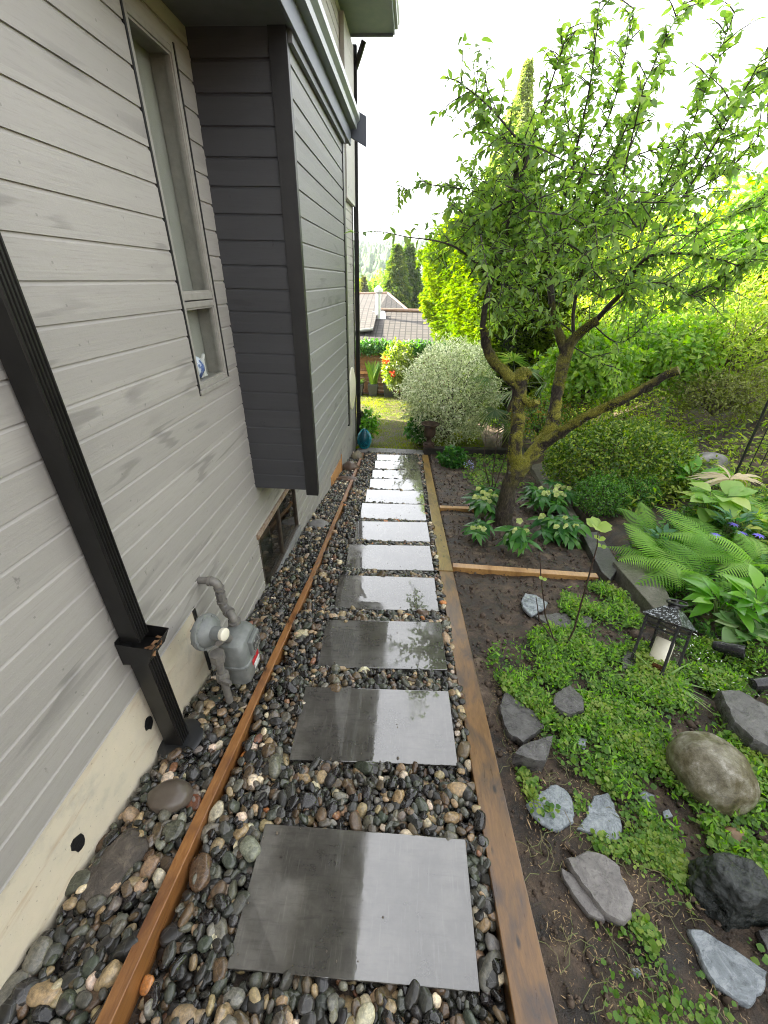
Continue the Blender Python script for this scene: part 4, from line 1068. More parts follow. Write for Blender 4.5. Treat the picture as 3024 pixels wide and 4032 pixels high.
# ---- broad-leaved plants
def rosette(name, label, cat, c, n, L, mat, tpl, up=(.3, 1.1), stem=.1, group=None, tint=None, layers=1, mid=None, stem_r=.005):
    root = empty(name, c, label, cat, group); P_, D_, U_ = [], [], []; tops = []
    for i in range(n):
        a = i * 2.4 + R_.uniform(-.3, .3); e = R_.uniform(*up); d = Vector((math.cos(a) * math.cos(e), math.sin(a) * math.cos(e), math.sin(e)))
        s0 = Vector(c) + Vector((math.cos(a), math.sin(a), 0)) * stem * .45 * R_.uniform(.4, 1.2) + Vector((0, 0, stem * R_.uniform(.6, 1.2)))
        P_.append(s0); tops.append(s0); D_.append(d); U_.append((-d.x * .8, -d.y * .8, 1))
    Rm = frames(np.array(D_), np.array(U_)); s = L * rng.uniform(.75, 1.15, n)
    inst('leaves', tpl[0], tpl[1], Rm * s[:, None, None], np.array(P_), mat, root, smooth=True)
    stems_mesh('stems', c, tops, stem_r, GSTEM, root, bend=.05)
    return root
m, nt, b = newmat('hosta_leaf')
L_HOSTA = leafmat('hosta_leaf_plain', (.13, .27, .05), (.22, .36, .09), .4, .42, c3=(.40, .47, .14))
L_BROAD = leafmat('glossy_broad_leaf', (.06, .19, .02), (.12, .30, .03), .4, .25, c3=(.20, .38, .05))
L_HELL = leafmat('hellebore_leaf', (.02, .09, .02), (.05, .16, .03), .3, .28, c3=(.10, .24, .04))
L_BLUE = leafmat('blue_green_leaf', (.05, .14, .07), (.10, .22, .11), .35, .45)
c = at(1530, 1130); rosette('hosta', 'large hosta with yellow edged pale green leaves in front of the clipped bush', 'hosta', (c[0], c[1], c[2]), 26, .25, L_HOSTA, BROAD, (.0, .7), .32, stem_r=.008)
c = at(1480, 1075); rosette('broad_leaf_plant', 'upright glossy broad leaved plant behind the hosta', 'plant', (c[0], c[1], c[2] + .05), 10, .30, L_BROAD, OVAL6, (.3, 1.1), .25)
c = at(1545, 1340); rosette('broad_leaf_plant', 'bright glossy broad leaved plant right behind the lantern roof', 'plant', (c[0], c[1], c[2]), 20, .22, L_BROAD, OVAL6, (.0, 1.0), .20)
c = at(1615, 1345); rosette('broad_leaf_plant', 'bright glossy broad leaved plant at the right picture edge above the spotlights', 'plant', c, 20, .22, L_BROAD, OVAL6, (.0, 1.0), .22)
c = at(1600, 1375); rosette('variegated_hosta', 'small hosta with white rimmed leaves next to the first spotlight', 'hosta', c, 11, .17, leafmat('variegated_leaf', (.12, .25, .08), (.30, .40, .20), .35, .4, c3=(.55, .58, .38)), BROAD, (.0, .6), .08)
c = at(1420, 1195); rosette('sedum', 'blue green fleshy leaved plant between the bush and the concrete block', 'plant', c, 34, .10, L_BLUE, OVAL, (.2, 1.2), .20)
# dead palm leaf
c = at(1545, 1100); root = empty('dried_palm_leaf', (c[0], c[1], c[2]), 'dried straw coloured palm leaf lying over the hosta', 'palm leaf')
cc = Vector((c[0], c[1], c[2] + .42)); q = MB(); D_ = []; 
for i in range(17):
    a = -0.4 + i * .25 + R_.uniform(-.08, .08); D_.append((math.cos(a), math.sin(a) * .7 - .2, R_.uniform(.0, .45)))
Rm = frames(np.array(D_), np.tile([0, -.5, 1.0], (17, 1))); inst('leaf_blades', LONG[0] * [.35, 1, 1.3], LONG[1], Rm * (.42 * rng.uniform(.7, 1.15, 17))[:, None, None], np.tile(np.array(cc), (17, 1)), leafmat('straw_leaf', (.42, .36, .24), (.60, .52, .36), .3, .6, tcol=(1, .95, .8)), root, smooth=False)
q.tube([c, cc], .008, 6); q.build('leaf_stalk', simple('straw_stalk', (.30, .24, .12), .6), root)
# violet flowers
c = at(1570, 1165); root = rosette('iris_clump', 'low blue green clump with violet flowers between the ferns', 'flowers', c, 40, .16, L_BLUE, LONG, (.4, 1.3), .22)
L_VIO = leafmat('violet_petal', (.14, .10, .55), (.25, .20, .75), .3, .5, tcol=(1, 1, 1.2))
for (px, py) in ((1547, 1156), (1602, 1152), (1640, 1157), (1585, 1133)):
    p0 = Vector(at(px, py, .22)); n = 9
    D_ = np.array([(math.cos(k * .7), math.sin(k * .7), .35) for k in range(n)])
    inst('flower', LONG[0], LONG[1], frames(D_, np.tile([0, 0, 1.], (n, 1))) * .055, np.tile(np.array(p0), (n, 1)), L_VIO, root, smooth=False)

# ---- hellebores round the trunk
L_HFL = leafmat('hellebore_flower', (.35, .42, .16), (.55, .58, .30), .35, .5, tcol=(1, 1.05, .7))
def hellebore(px, py, nst, h, label, spread=.25, flowers=8, L=.20):
    c = at(px, py); root = empty('hellebore', c, label, 'hellebore', 'hellebores around the mossy trunk')
    PP, DD, tops = [], [], []
    for i in range(nst):
        a = R_.random() * 6.283; rr_ = spread * math.sqrt(R_.random()); t = Vector((c[0] + rr_ * math.cos(a), c[1] + rr_ * math.sin(a), c[2] + h * R_.uniform(.5, 1.1))); tops.append(t)
        nl = R_.randint(6, 8); a0 = R_.random() * 6.3
        for k in range(nl):
            b_ = a0 + (k - nl / 2) * .75; PP.append(t); DD.append((math.cos(b_), math.sin(b_), R_.uniform(-.25, .35)))
    n = len(PP); Rm = frames(np.array(DD), np.tile([0, 0, 1.], (n, 1)) + rng.normal(size=(n, 3)) * .2)
    inst('leaves', LONG[0] * [1.15, 1, 1], LONG[1], Rm * (L * rng.uniform(.7, 1.2, n))[:, None, None], np.array(PP), L_HELL, root, smooth=True)
    stems_mesh('stems', c, tops, .006, simple('hellebore_stem', (.25, .32, .12), .5, (.34, .36, .18), 10), root, bend=.06)
    PF, DF = [], []
    for i in range(flowers):
        t = Vector((c[0] + R_.uniform(-1, 1) * spread * .8, c[1] + R_.uniform(-1, .6) * spread * .8, c[2] + h * R_.uniform(.95, 1.2)))
        ax_ = Vector((R_.uniform(-.6, .6), -1, R_.uniform(-.5, .2)))
        PF, DF = [], []
        for k in range(5):
            e1 = ax_.orthogonal().normalized(); e1.rotate(Matrix.Rotation(k * 1.257, 3, ax_)); PF.append(t); DF.append(e1 + ax_.normalized() * .5)
        n = len(PF); inst('flower', ROUND[0], ROUND[1], frames(np.array([tuple(d) for d in DF]), np.tile([0, -1., .5], (n, 1))) * .045, np.array([tuple(p) for p in PF]), L_HFL, root, smooth=False)
hellebore(1040, 1118, 16, .36, 'leafy hellebore with pale flowers left of the trunk, beside the edging board', .22, 12)
hellebore(1030, 1165, 9, .17, 'low hellebore in front of the left one, closest to the edging board', .14, 3, .15)
hellebore(1180, 1105, 20, .34, 'dark leaved hellebore with cream flowers right of the trunk', .30, 14)
hellebore(1200, 1160, 18, .24, 'spreading hellebore in front, between trunk and concrete curb', .28, 6)
hellebore(1110, 1190, 8, .32, 'tall stemmed hellebore directly in front of the trunk foot', .13, 3, .20)

# ---- thin sapling in the groundcover
c = at(1222, 1396); root = empty('sapling', c, 'thin leafless sapling with three dark stems rising from the groundcover', 'sapling')
def P3(px, py, y): return P(px, py, y)
q = MB(); yb = c[1]
q.tube([c, P(1240, 1360, yb), P(1262, 1280, yb - .02), P(1290, 1180, yb - .05), P(1292, 1150, yb - .05)], [.008, .007, .006, .004, .003], 6)
q.tube([c, P(1190, 1375, yb), P(1165, 1340, yb), P(1158, 1290, yb)], [.007, .006, .005, .003], 6)
q.tube([P(1195, 1378, yb), P(1178, 1330, yb), P(1168, 1240, yb), P(1166, 1190, yb)], [.006, .005, .004, .003], 6)
q.build('stems', DARKTWIG, root, smooth=True)
PT = []; DT = []
for (px, py, k) in ((1290, 1140, 5), (1294, 1165, 3), (1298, 1182, 2), (1172, 1252, 2)):
    p0 = P(px, py, yb - .05)
    for j in range(k): PT.append(p0); DT.append((math.cos(j * 1.9 + .4), math.sin(j * 1.9) - .3, .5))
ss = np.array([.085] * 5 + [.04] * 3 + [.035] * 2 + [.03] * 2)
inst('leaves', ROUND[0], ROUND[1], frames(np.array(DT), np.tile([0, -.6, 1.], (len(DT), 1))) * ss[:, None, None], np.array(PT), leafmat('lime_young_leaf', (.25, .36, .10), (.42, .52, .14), .4, .5), root, smooth=True)
c = at(1064, 1065); root = empty('bare_shrub', c, 'two thin bare dark stems rising in front of the variegated shrub', 'shrub')
q = MB()
for (a, b_, d_) in (((1062, 1060), (1066, 1010), (1080, 900)), ((1066, 1060), (1090, 990), (1140, 830)), ((1060, 1060), (1045, 1000), (1050, 930))):
    q.tube([P(*a, c[1]), P(*b_, c[1]), P(*d_, c[1])], [.009, .007, .004], 6)
q.build('stems', DARKTWIG, root, smooth=True)
c = at(1020, 1010); 
c = at(966, 1005); bush('leafy_clump', 'low loose green clump at the dark sleeper beam', 'plant', (c[0] + .1, c[1], c[2] + .12), (.26, .2, .2), 500, .09, L_HELL, OVAL, seed=21, twigs=8)
c = at(1012, 1030); root = empty('bluebell', c, 'pale violet bluebells on thin stems in the bare soil', 'flowers'); q = MB(); PF = []
for i in range(6):
    t = Vector((c[0] + R_.uniform(-.08, .08), c[1] + R_.uniform(-.08, .08), c[2] + R_.uniform(.2, .36))); q.tube([c, Vector(c).lerp(t, .6) + Vector((.01, 0, .03)), t], [.004, .003, .002], 5)
    for k in range(8): PF.append((t.x + R_.uniform(-.03, .03), t.y + R_.uniform(-.03, .03), t.z - R_.random() * .09))
q.build('stems', GSTEM, root); n = len(PF); inst('flowers', SMALL[0], SMALL[1], frames(rnd_dirs(n), rnd_dirs(n)) * .03, np.array(PF), leafmat('pale_violet_petal', (.32, .32, .62), (.45, .45, .75), .3, .5, tcol=(1, 1, 1.1)), root, smooth=False)

# ================================================================== GROUNDCOVER
L_GC = leafmat('creeping_leaf', (.045, .115, .016), (.105, .215, .028), .35, .4, c3=(.24, .31, .06))
def inpoly(x, y, poly):
    r = False; j = len(poly) - 1
    for i in range(len(poly)):
        (xi, yi), (xj, yj) = poly[i], poly[j]
        if (yi > y) != (yj > y) and x < (xj - xi) * (y - yi) / (yj - yi) + xi: r = not r
        j = i
    return r
def scatter_px(n, poly, dens=None):
    """random points on the ground inside an outline of the bed"""
    gp = [at(*p)[:2] for p in poly]; xs = [p[0] for p in gp]; ys = [p[1] for p in gp]; out = []; tries = 0
    while len(out) < n and tries < n * 60:
        tries += 1; x = R_.uniform(min(xs), max(xs)); y = R_.uniform(min(ys), max(ys))
        if not inpoly(x, y, gp): continue
        if R_.random() < .97 and any(inpoly(x, y, s_) for s_ in STONES_XY): continue
        v = mnoise.fractal(Vector((x * 2.6, y * 2.6, 3)), 1, 2, 3)
        if dens is not None and R_.random() > 1 / (1 + math.exp(-(v - dens) * 11)): continue
        out.append((x, y, terrain(x, y), v))
    return np.array(out)
def creeping(n, poly, dens, h=.05, size=.026, name='groundcover', label='bright green creeping groundcover with round leaves'):
    t = scatter_px(n, poly, dens); m_ = len(t)
    P_ = t[:, :3].copy(); P_[:, 2] += rng.random(m_) * h * (1 + np.clip(t[:, 3], -.4, 1)) + .008
    P_[:, :2] += rng.normal(size=(m_, 2)) * .012
    D_ = rnd_dirs(m_); D_[:, 2] = np.abs(D_[:, 2]) * .5 - .05
    U_ = np.c_[rng.normal(size=(m_, 2)) * .45 + [0, -.15], np.ones(m_)]
    o = inst(name, ROUND[0], ROUND[1], frames(D_, U_) * (size * np.clip(np.exp(rng.normal(-.05, .38, m_)), .35, 2.0))[:, None, None], P_, L_GC, None, smooth=False, tint=np.clip(.5 + t[:, 3] * .8 + rng.normal(size=m_) * .22, 0, 1))
    return o
main = [(1060, 1400), (1140, 1375), (1200, 1350), (1215, 1280), (1290, 1262), (1345, 1290), (1390, 1350), (1480, 1380), (1560, 1400), (1700, 1440), (1720, 1900), (1600, 1900), (1500, 1830), (1390, 1780), (1280, 1690), (1190, 1640), (1150, 1560), (1090, 1500), (1050, 1440)]
G1 = creeping(30000, main, -.04, .05, .0185)
tag(G1, 'bright green creeping groundcover with round leaves around the lantern and stones', 'groundcover', kind='stuff')
side = [(1120, 1660), (1200, 1700), (1330, 1720), (1450, 1800), (1480, 1900), (1540, 2000), (1700, 1980), (1720, 2240), (1230, 2240), (1260, 2050), (1330, 1990), (1440, 1980), (1380, 1870), (1240, 1830), (1160, 1780)]
G2 = creeping(4200, side, .42, .022, .0155); tag(G2, 'sparse tufts of creeping weed on the bare soil in the lower right', 'groundcover', kind='stuff')
back = [(1000, 985), (1100, 985), (1130, 1050), (1075, 1075), (1000, 1040)]
G3 = creeping(1600, back, -.1, .05, .04); tag(G3, 'patchy groundcover on the far soil below the variegated shrub', 'groundcover', kind='stuff')
# understorey of the raised bed
fill = [(1330, 1205), (1400, 1150), (1500, 1090), (1700, 1060), (1740, 1400), (1640, 1420), (1500, 1380), (1440, 1300)]
t = scatter_px(5200, fill); P_ = t[:, :3].copy(); P_[:, 2] += rng.random(len(P_)) ** .8 * .13; D_ = rnd_dirs(len(P_)); D_[:, 2] = np.abs(D_[:, 2]) * .6
G4 = inst('undergrowth', OVAL[0], OVAL[1], frames(D_, np.c_[rng.normal(size=(len(P_), 2)) * .4, np.ones(len(P_))]) * (.055 * rng.uniform(.5, 1.4, len(P_)))[:, None, None], P_, L_BOX, None, smooth=False)
tag(G4, 'dense low green undergrowth between the ferns of the raised bed', 'undergrowth', kind='stuff')
t = scatter_px(170, [(1380, 1320), (1500, 1330), (1700, 1420), (1700, 1700), (1600, 1560), (1480, 1480), (1440, 1420)]); P_ = t[:, :3].copy(); P_[:, 2] += .05 + rng.random(len(P_)) * .05
G5 = inst('white_blossom', SMALL[0], SMALL[1], frames(rnd_dirs(len(P_)), rnd_dirs(len(P_)) * .5 + [0, 0, 1]) * .016, P_, simple('white_petal', (.72, .72, .68), .5), None)
tag(G5, 'tiny white blossoms scattered through the groundcover near the lantern', 'blossom', kind='stuff')
t = scatter_px(1500, [(1050, 1440), (1290, 1700), (1480, 1850), (1640, 2240), (1230, 2240), (1130, 1800), (1080, 1600)], -.3); P_ = t[:, :3].copy(); P_[:, 2] += .012
D_ = rng.normal(size=(len(P_), 3)) * [1, 1, .12]
G6 = inst('straw_bits', BLADE[0] * [2.2, 1, .15], BLADE[1], frames(D_, np.tile([0, 0, 1.], (len(P_), 1)) + rng.normal(size=(len(P_), 3)) * .2) * (.0105 * np.exp(rng.normal(0, .45, len(P_))))[:, None, None], P_, simple('straw', (.36, .27, .13), .7, (.20, .12, .06), 30), None)
tag(G6, 'bits of straw and wood chips scattered on the bare soil', 'straw', kind='stuff')
# sprig across the slate, grass tuft by the lantern
c = at(1426, 1478); root = empty('grass_tuft', c, 'tuft of arching grass blades in front of the lantern', 'grass'); n = 26
a = rng.random(n) * 6.283; D_ = np.c_[np.cos(a) * .8, np.sin(a) * .8, rng.uniform(.6, 1.4, n)]
inst('blades', BLADE[0] * [1, 1, 1.6], BLADE[1], frames(D_, np.tile([0, 0, 1.], (n, 1)) - D_ * .3) * (.24 * rng.uniform(.6, 1.2, n))[:, None, None], np.tile(np.array(c), (n, 1)), leafmat('pale_grass', (.14, .28, .06), (.28, .40, .14), .4, .4), root, smooth=False)
k8_ = k8; c = at(*k8(560, 355), .05); root = empty('sprig', c, 'green leafy sprig lying across the pale slate', 'sprig'); n = 22
u = rng.random(n); P_ = np.array(at(*k8(505, 380), .045)) * (1 - u)[:, None] + np.array(at(*k8(600, 345), .05)) * u[:, None] + rng.normal(size=(n, 3)) * .012
inst('leaves', ROUND[0], ROUND[1], frames(rnd_dirs(n), np.tile([0, 0, 1.], (n, 1))) * .028, P_, L_GC, root, smooth=False)

# small feathery weeds mixed into the creeping leaves, runners, and crumbs of soil
t = scatter_px(5200, main, -.1); P_ = t[:, :3].copy(); P_[:, 2] += .02 + rng.random(len(P_)) * .05; D_ = rnd_dirs(len(P_)); D_[:, 2] = np.abs(D_[:, 2]) + .2
G7 = inst('feathery_weed', LONG[0], LONG[1], frames(D_, rnd_dirs(len(P_))) * (.034 * rng.uniform(.5, 1.4, len(P_)))[:, None, None], P_, L_FERN, None, smooth=False)
tag(G7, 'fine narrow leaved weeds growing through the creeping groundcover', 'weeds', kind='stuff')
q = MB(); t = scatter_px(150, [(1050, 1440), (1290, 1700), (1480, 1850), (1640, 2240), (1230, 2240), (1130, 1800), (1080, 1600)])
for x, y, z, v_ in t:
    a = R_.random() * 6.28; L_ = R_.uniform(.04, .16); pts = [(x + L_ * u * math.cos(a + u), y + L_ * u * math.sin(a + u), z + .012 + .012 * math.sin(u * 5)) for u in (0, .33, .66, 1)]
    q.tube(pts, .0016, 4, False)
ru = q.build('runners', simple('dry_runner', (.16, .13, .06), .7, (.10, .14, .04), 20), None); tag(ru, 'thin dry runners and roots lying on the bare soil', 'runners', kind='stuff')
sp_ = []
while len(sp_) < 9000:
    y = -.4 + 9.2 * R_.random() ** 1.5; x = R_.uniform(.56 - .01 * y, 2.45)
    sp_.append((x, y, terrain(x, y) + R_.uniform(-.010, .012)))
sp_ = np.array(sp_); v_, f_ = ico(1); n = len(sp_)
G8 = inst('soil_crumbs', v_, f_, rot_random(n, 3.0), sp_, simple('soil_crumb', (.030, .020, .013), .85, (.10, .07, .048), 40), None, S=(.0065 * np.exp(rng.normal(0, .55, n)))[:, None] * rng.uniform(.6, 1.3, (n, 3)), smooth=True)
tag(G8, 'crumbs and clods of damp soil over the bare bed', 'soil', kind='stuff')
# ================================================================== PLUM TREE
m, nt, b = newmat('mossy_bark'); v = coords(nt)
n1 = noise_(nt, v, 9, 8, .7); n2 = noise_(nt, coords(nt, (60, 60, 18)), 1, 6, .7); n3 = noise_(nt, v, 4.5, 5, .65, .4); n4 = noise_(nt, v, 90, 5, .7)
col = ramp(nt, n2, [(.36, (.010, .007, .005)), (.52, (.032, .024, .017)), (.68, (.10, .08, .058))])
geo = N(nt, 'ShaderNodeNewGeometry'); sx = N(nt, 'ShaderNodeSeparateXYZ'); nt.links.new(geo.outputs['Normal'], sx.inputs[0])
sp = N(nt, 'ShaderNodeSeparateXYZ'); nt.links.new(v, sp.inputs[0])
hi = ramp(nt, math_(nt, 'ADD', math_(nt, 'MULTIPLY', sp.outputs[2], .4), 1.24), [(.34, gray(.06)), (.50, gray(1)), (.84, gray(1)), (1.0, gray(.3))])
mo = math_(nt, 'ADD', n3, math_(nt, 'MULTIPLY', sx.outputs[2], .13))
moss = math_(nt, 'MULTIPLY', ramp(nt, mo, [(.44, gray(0)), (.55, gray(1))]), hi)
mcol = ramp(nt, n4, [(.35, (.085, .09, .010)), (.5, (.21, .20, .022)), (.65, (.40, .36, .055))])
lich = ramp(nt, noise_(nt, v, 13, 3, .5), [(.68, gray(0)), (.72, gray(.7))])
col = mix(nt, col, (.32, .33, .30), math_(nt, 'MULTIPLY', lich, hi))
col = mix(nt, col, mcol, moss)
nt.links.new(col, b.inputs['Base Color']); b.inputs['Roughness'].default_value = .9
h = math_(nt, 'ADD', n2, math_(nt, 'MULTIPLY', math_(nt, 'MULTIPLY', n4, moss), 1.2)); bump(nt, b, h, .9, .018)
BARK = m
TY = 4.80
tb = at(1086, 1132)
tree = empty('plum_tree', tb, 'old pruned plum tree with mossy forked trunk and long leafy upright shoots', 'tree')
def smooth_path(pts, n=6):
    pts = [Vector(p) for p in pts]; out = []
    for i in range(len(pts) - 1):
        p0, p1, p2, p3 = pts[max(i - 1, 0)], pts[i], pts[i + 1], pts[min(i + 2, len(pts) - 1)]
        for k in range(n):
            t = k / n; out.append(.5 * ((2 * p1) + (p2 - p0) * t + (2 * p0 - 5 * p1 + 4 * p2 - p3) * t * t + (3 * p1 - p0 - 3 * p2 + p3) * t ** 3))
    out.append(pts[-1]); return out
def limb(q, spec, n=14, jit=.22, k=6):
    """spec: (px, py, Y, radius)"""
    pts = smooth_path([P(a, b_, y) for a, b_, y, _ in spec], k); rr = []
    if n > 7: spec = [(a_, b_, y_, r_ * .75) for a_, b_, y_, r_ in spec]
    for i in range(len(spec) - 1): rr += [spec[i][3] + (spec[i + 1][3] - spec[i][3]) * j / k for j in range(k)]
    rr.append(spec[-1][3]); q.tube(pts, rr, n, True, jit); return pts
Y0 = tb[1]
q = MB()
limb(q, [(1084, 1150, Y0, .19), (1088, 1110, Y0, .155), (1098, 1060, Y0, .135), (1112, 1015, Y0, .135), (1122, 985, Y0, .13)], 20, .3)
limb(q, [(1112, 1010, Y0, .115), (1114, 960, Y0, .098), (1118, 900, Y0 + .05, .100), (1122, 850, Y0 + .1, .105), (1122, 818, Y0 + .1, .115), (1130, 806, Y0 + .12, .085), (1146, 812, Y0 + .12, .05)], 18, .3)
limb(q, [(1120, 835, Y0 + .1, .10), (1092, 806, Y0 + .1, .080), (1066, 780, Y0 + .1, .072), (1053, 752, Y0 + .1, .070), (1047, 725, Y0 + .1, .062), (1043, 710, Y0 + .1, .052)], 16, .28)
limb(q, [(1128, 862, Y0 + .05, .06), (1150, 876, Y0 - .02, .055), (1160, 868, Y0 - .05, .05)], 14, .3)
limb(q, [(1112, 1035, Y0, .11), (1135, 1000, Y0 + .02, .115), (1165, 965, Y0 + .08, .115), (1186, 935, Y0 + .15, .112), (1198, 890, Y0 + .25, .095), (1205, 840, Y0 + .32, .088), (1214, 795, Y0 + .4, .09), (1228, 750, Y0 + .45, .088), (1250, 722, Y0 + .42, .075), (1275, 702, Y0 + .36, .062), (1292, 692, Y0 + .33, .055)], 18, .3)
limb(q, [(1172, 958, Y0 + .08, .10), (1205, 938, Y0 - .05, .078), (1245, 912, Y0 - .2, .066), (1290, 888, Y0 - .35, .06), (1340, 866, Y0 - .5, .058), (1390, 838, Y0 - .62, .056), (1440, 810, Y0 - .75, .058), (1466, 799, Y0 - .8, .055)], 16, .3)
limb(q, [(1222, 770, Y0 + .42, .08), (1212, 735, Y0 + .5, .07), (1200, 700, Y0 + .55, .055), (1192, 650, Y0 + .6, .042)], 14, .25)
tko = q.build('trunk', BARK, tree, smooth=True)
# fuzzy moss cushions on the upper limbs
mp = tko.data; tri = [(mp.vertices[a].co, mp.vertices[b_].co, mp.vertices[c_].co, p.normal, p.area) for p in mp.polygons if len(p.vertices) == 4 for a, b_, c_ in (p.vertices[:3],)]
wts = np.array([t[4] for t in tri]); pick = rng.choice(len(tri), 26000, p=wts / wts.sum()); MP, MN = [], []
for i in pick:
    a, b_, c_, nn, _ = tri[i]; u, w_ = R_.random(), R_.random(); p = a + (b_ - a) * u + (c_ - b_) * w_
    if p.z < -1.98 + .22 * mnoise.noise(p * 3): continue
    if mnoise.fractal(p * 4.2, 1, 2, 3) + .55 * nn.z < .12: continue
    MP.append(tuple(p)); MN.append(tuple(nn))
MP, MN = np.array(MP), np.array(MN)
foliage('moss', MP, MN, leaf_tpl(2, .35, .2, .3), .018, leafmat('moss_tuft', (.070, .085, .012), (.165, .165, .020), .3, .8, c3=(.30, .28, .045)), tree, .7, .0)
# shoots: long thin branches; leaves sit along them
shoots = []
def shoot(spec, k=6):
    pts = limb(qs, spec, 7, .1, k); shoots.append(pts); return pts
qs = MB()
A = Y0 + .1; B = Y0 + .5
shoot([(1042, 708, A, .034), (1048, 660, A, .030), (1060, 610, A, .028), (1080, 550, A - .05, .027), (1098, 490, A - .1, .026), (1110, 420, A - .15, .026), (1118, 350, A - .2, .022)])
shoot([(1110, 430, A - .15, .020), (1140, 340, A - .2, .014), (1165, 260, A - .2, .010), (1200, 150, A - .2, .007), (1230, 60, A - .2, .004)])
shoot([(1115, 370, A - .2, .014), (1135, 330, A - .4, .012), (1100, 280, A - .5, .008), (1050, 225, A - .6, .006), (990, 175, A - .7, .003)])
shoot([(1130, 340, A - .2, .012), (1090, 300, A - .3, .007), (1050, 260, A - .4, .004), (1025, 245, A - .5, .003)])
shoot([(1060, 610, A, .018), (1030, 570, A - .1, .013), (985, 535, A - .3, .010), (940, 520, A - .5, .007), (880, 512, A - .7, .005), (820, 500, A - .9, .003), (766, 503, A - 1.1, .002)])
shoot([(1080, 550, A, .014), (1050, 510, A - .1, .010), (1010, 470, A - .2, .007), (975, 440, A - .3, .004)])
shoot([(1075, 560, A, .012), (1040, 540, A + .3, .008), (1000, 505, A + .4, .005)])
shoot([(1192, 655, B + .1, .040), (1188, 600, B + .1, .036), (1192, 550, B, .030), (1205, 480, B, .022), (1225, 400, B - .1, .016), (1250, 300, B - .2, .011), (1275, 180, B - .3, .007), (1290, 60, B - .4, .004), (1300, -40, B - .5, .003)])
shoot([(1190, 570, B, .022), (1215, 520, B + .1, .018), (1235, 460, B + .1, .014), (1255, 380, B + .1, .010), (1320, 240, B, .007), (1350, 120, B - .1, .005), (1370, 10, B - .2, .003)])
shoot([(1240, 735, B, .022), (1238, 680, B, .019), (1250, 610, B, .017), (1268, 540, B - .1, .014), (1285, 450, B - .2, .010), (1330, 330, B - .3, .007), (1390, 190, B - .5, .005), (1440, 80, B - .6, .004), (1480, 0, B - .7, .003)])
shoot([(1285, 695, B - .1, .032), (1312, 665, B - .2, .028), (1345, 630, B - .3, .025), (1368, 590, B - .4, .022), (1392, 560, B - .5, .018), (1430, 548, B - .6, .014), (1480, 548, B - .7, .011), (1540, 558, B - .8, .008), (1600, 575, B - .9, .005)])
shoot([(1390, 562, B - .5, .012), (1430, 500, B - .4, .010), (1480, 420, B - .5, .008), (1540, 320, B - .7, .007), (1600, 210, B - .9, .005), (1665, 90, B - 1.1, .004)])
shoot([(1350, 625, B - .3, .012), (1380, 520, B - .2, .009), (1430, 400, B - .3, .007), (1490, 280, B - .5, .005), (1540, 150, B - .7, .004), (1590, 20, B - .8, .003)])
shoot([(1268, 540, B - .1, .010), (1320, 480, B, .008), (1400, 430, B + .1, .006), (1500, 380, B + .2, .004), (1620, 360, B + .3, .003)])
shoot([(1300, 680, B - .1, .010), (1360, 640, B + .2, .008), (1450, 600, B + .4, .006), (1560, 560, B + .5, .004)])
shoot([(1205, 480, B, .010), (1170, 430, B - .1, .008), (1160, 360, B - .2, .006), (1180, 260, B - .3, .003)])
shoot([(1225, 400, B - .1, .010), (1300, 360, B - .1, .008), (1390, 330, B - .1, .006), (1480, 300, B, .004)])
shoot([(1192, 550, B, .012), (1150, 520, B - .2, .009), (1100, 470, B - .4, .006), (1060, 400, B - .5, .004)])
shoot([(1215, 520, B, .012), (1280, 560, B - .3, .008), (1330, 600, B - .5, .005), (1380, 660, B - .6, .003)])
shoot([(1240, 720, B, .010), (1200, 690, B - .2, .007), (1150, 670, B - .4, .005), (1100, 690, B - .5, .003)])
shoot([(1280, 700, B, .008), (1340, 740, B - .3, .006), (1420, 680, B - .5, .004), (1560, 600, B - .8, .003), (1640, 540, B - 1, .002)])
shoot([(1232, 745, B, .008), (1290, 780, B - .1, .005), (1340, 800, B - .2, .003)])
shoot([(1480, 420, B - .5, .008), (1540, 390, B - .4, .007), (1600, 340, B - .5, .005), (1675, 250, B - .6, .003)])
shoot([(1430, 400, B - .3, .008), (1490, 350, B - .4, .007), (1560, 270, B - .5, .005), (1640, 180, B - .6, .003)])
shoot([(1268, 440, B - .2, .008), (1340, 300, B - .2, .006), (1400, 200, B - .2, .005), (1450, 130, B - .3, .003)])
shoot([(1255, 380, B + .1, .008), (1230, 280, B + .1, .006), (1215, 180, B + .1, .004), (1225, 90, B, .003)])
shoot([(1430, 548, B - .6, .009), (1500, 500, B - .5, .007), (1570, 470, B - .5, .005), (1660, 440, B - .6, .003)])
shoot([(1345, 630, B - .3, .009), (1420, 610, B - .5, .007), (1500, 640, B - .7, .005), (1580, 620, B - .8, .003)])
qs.build('branches', simple('plum_bark', (.022, .016, .015), .75, (.055, .042, .036), 40, bs=.4, bscale=120), tree, smooth=True)
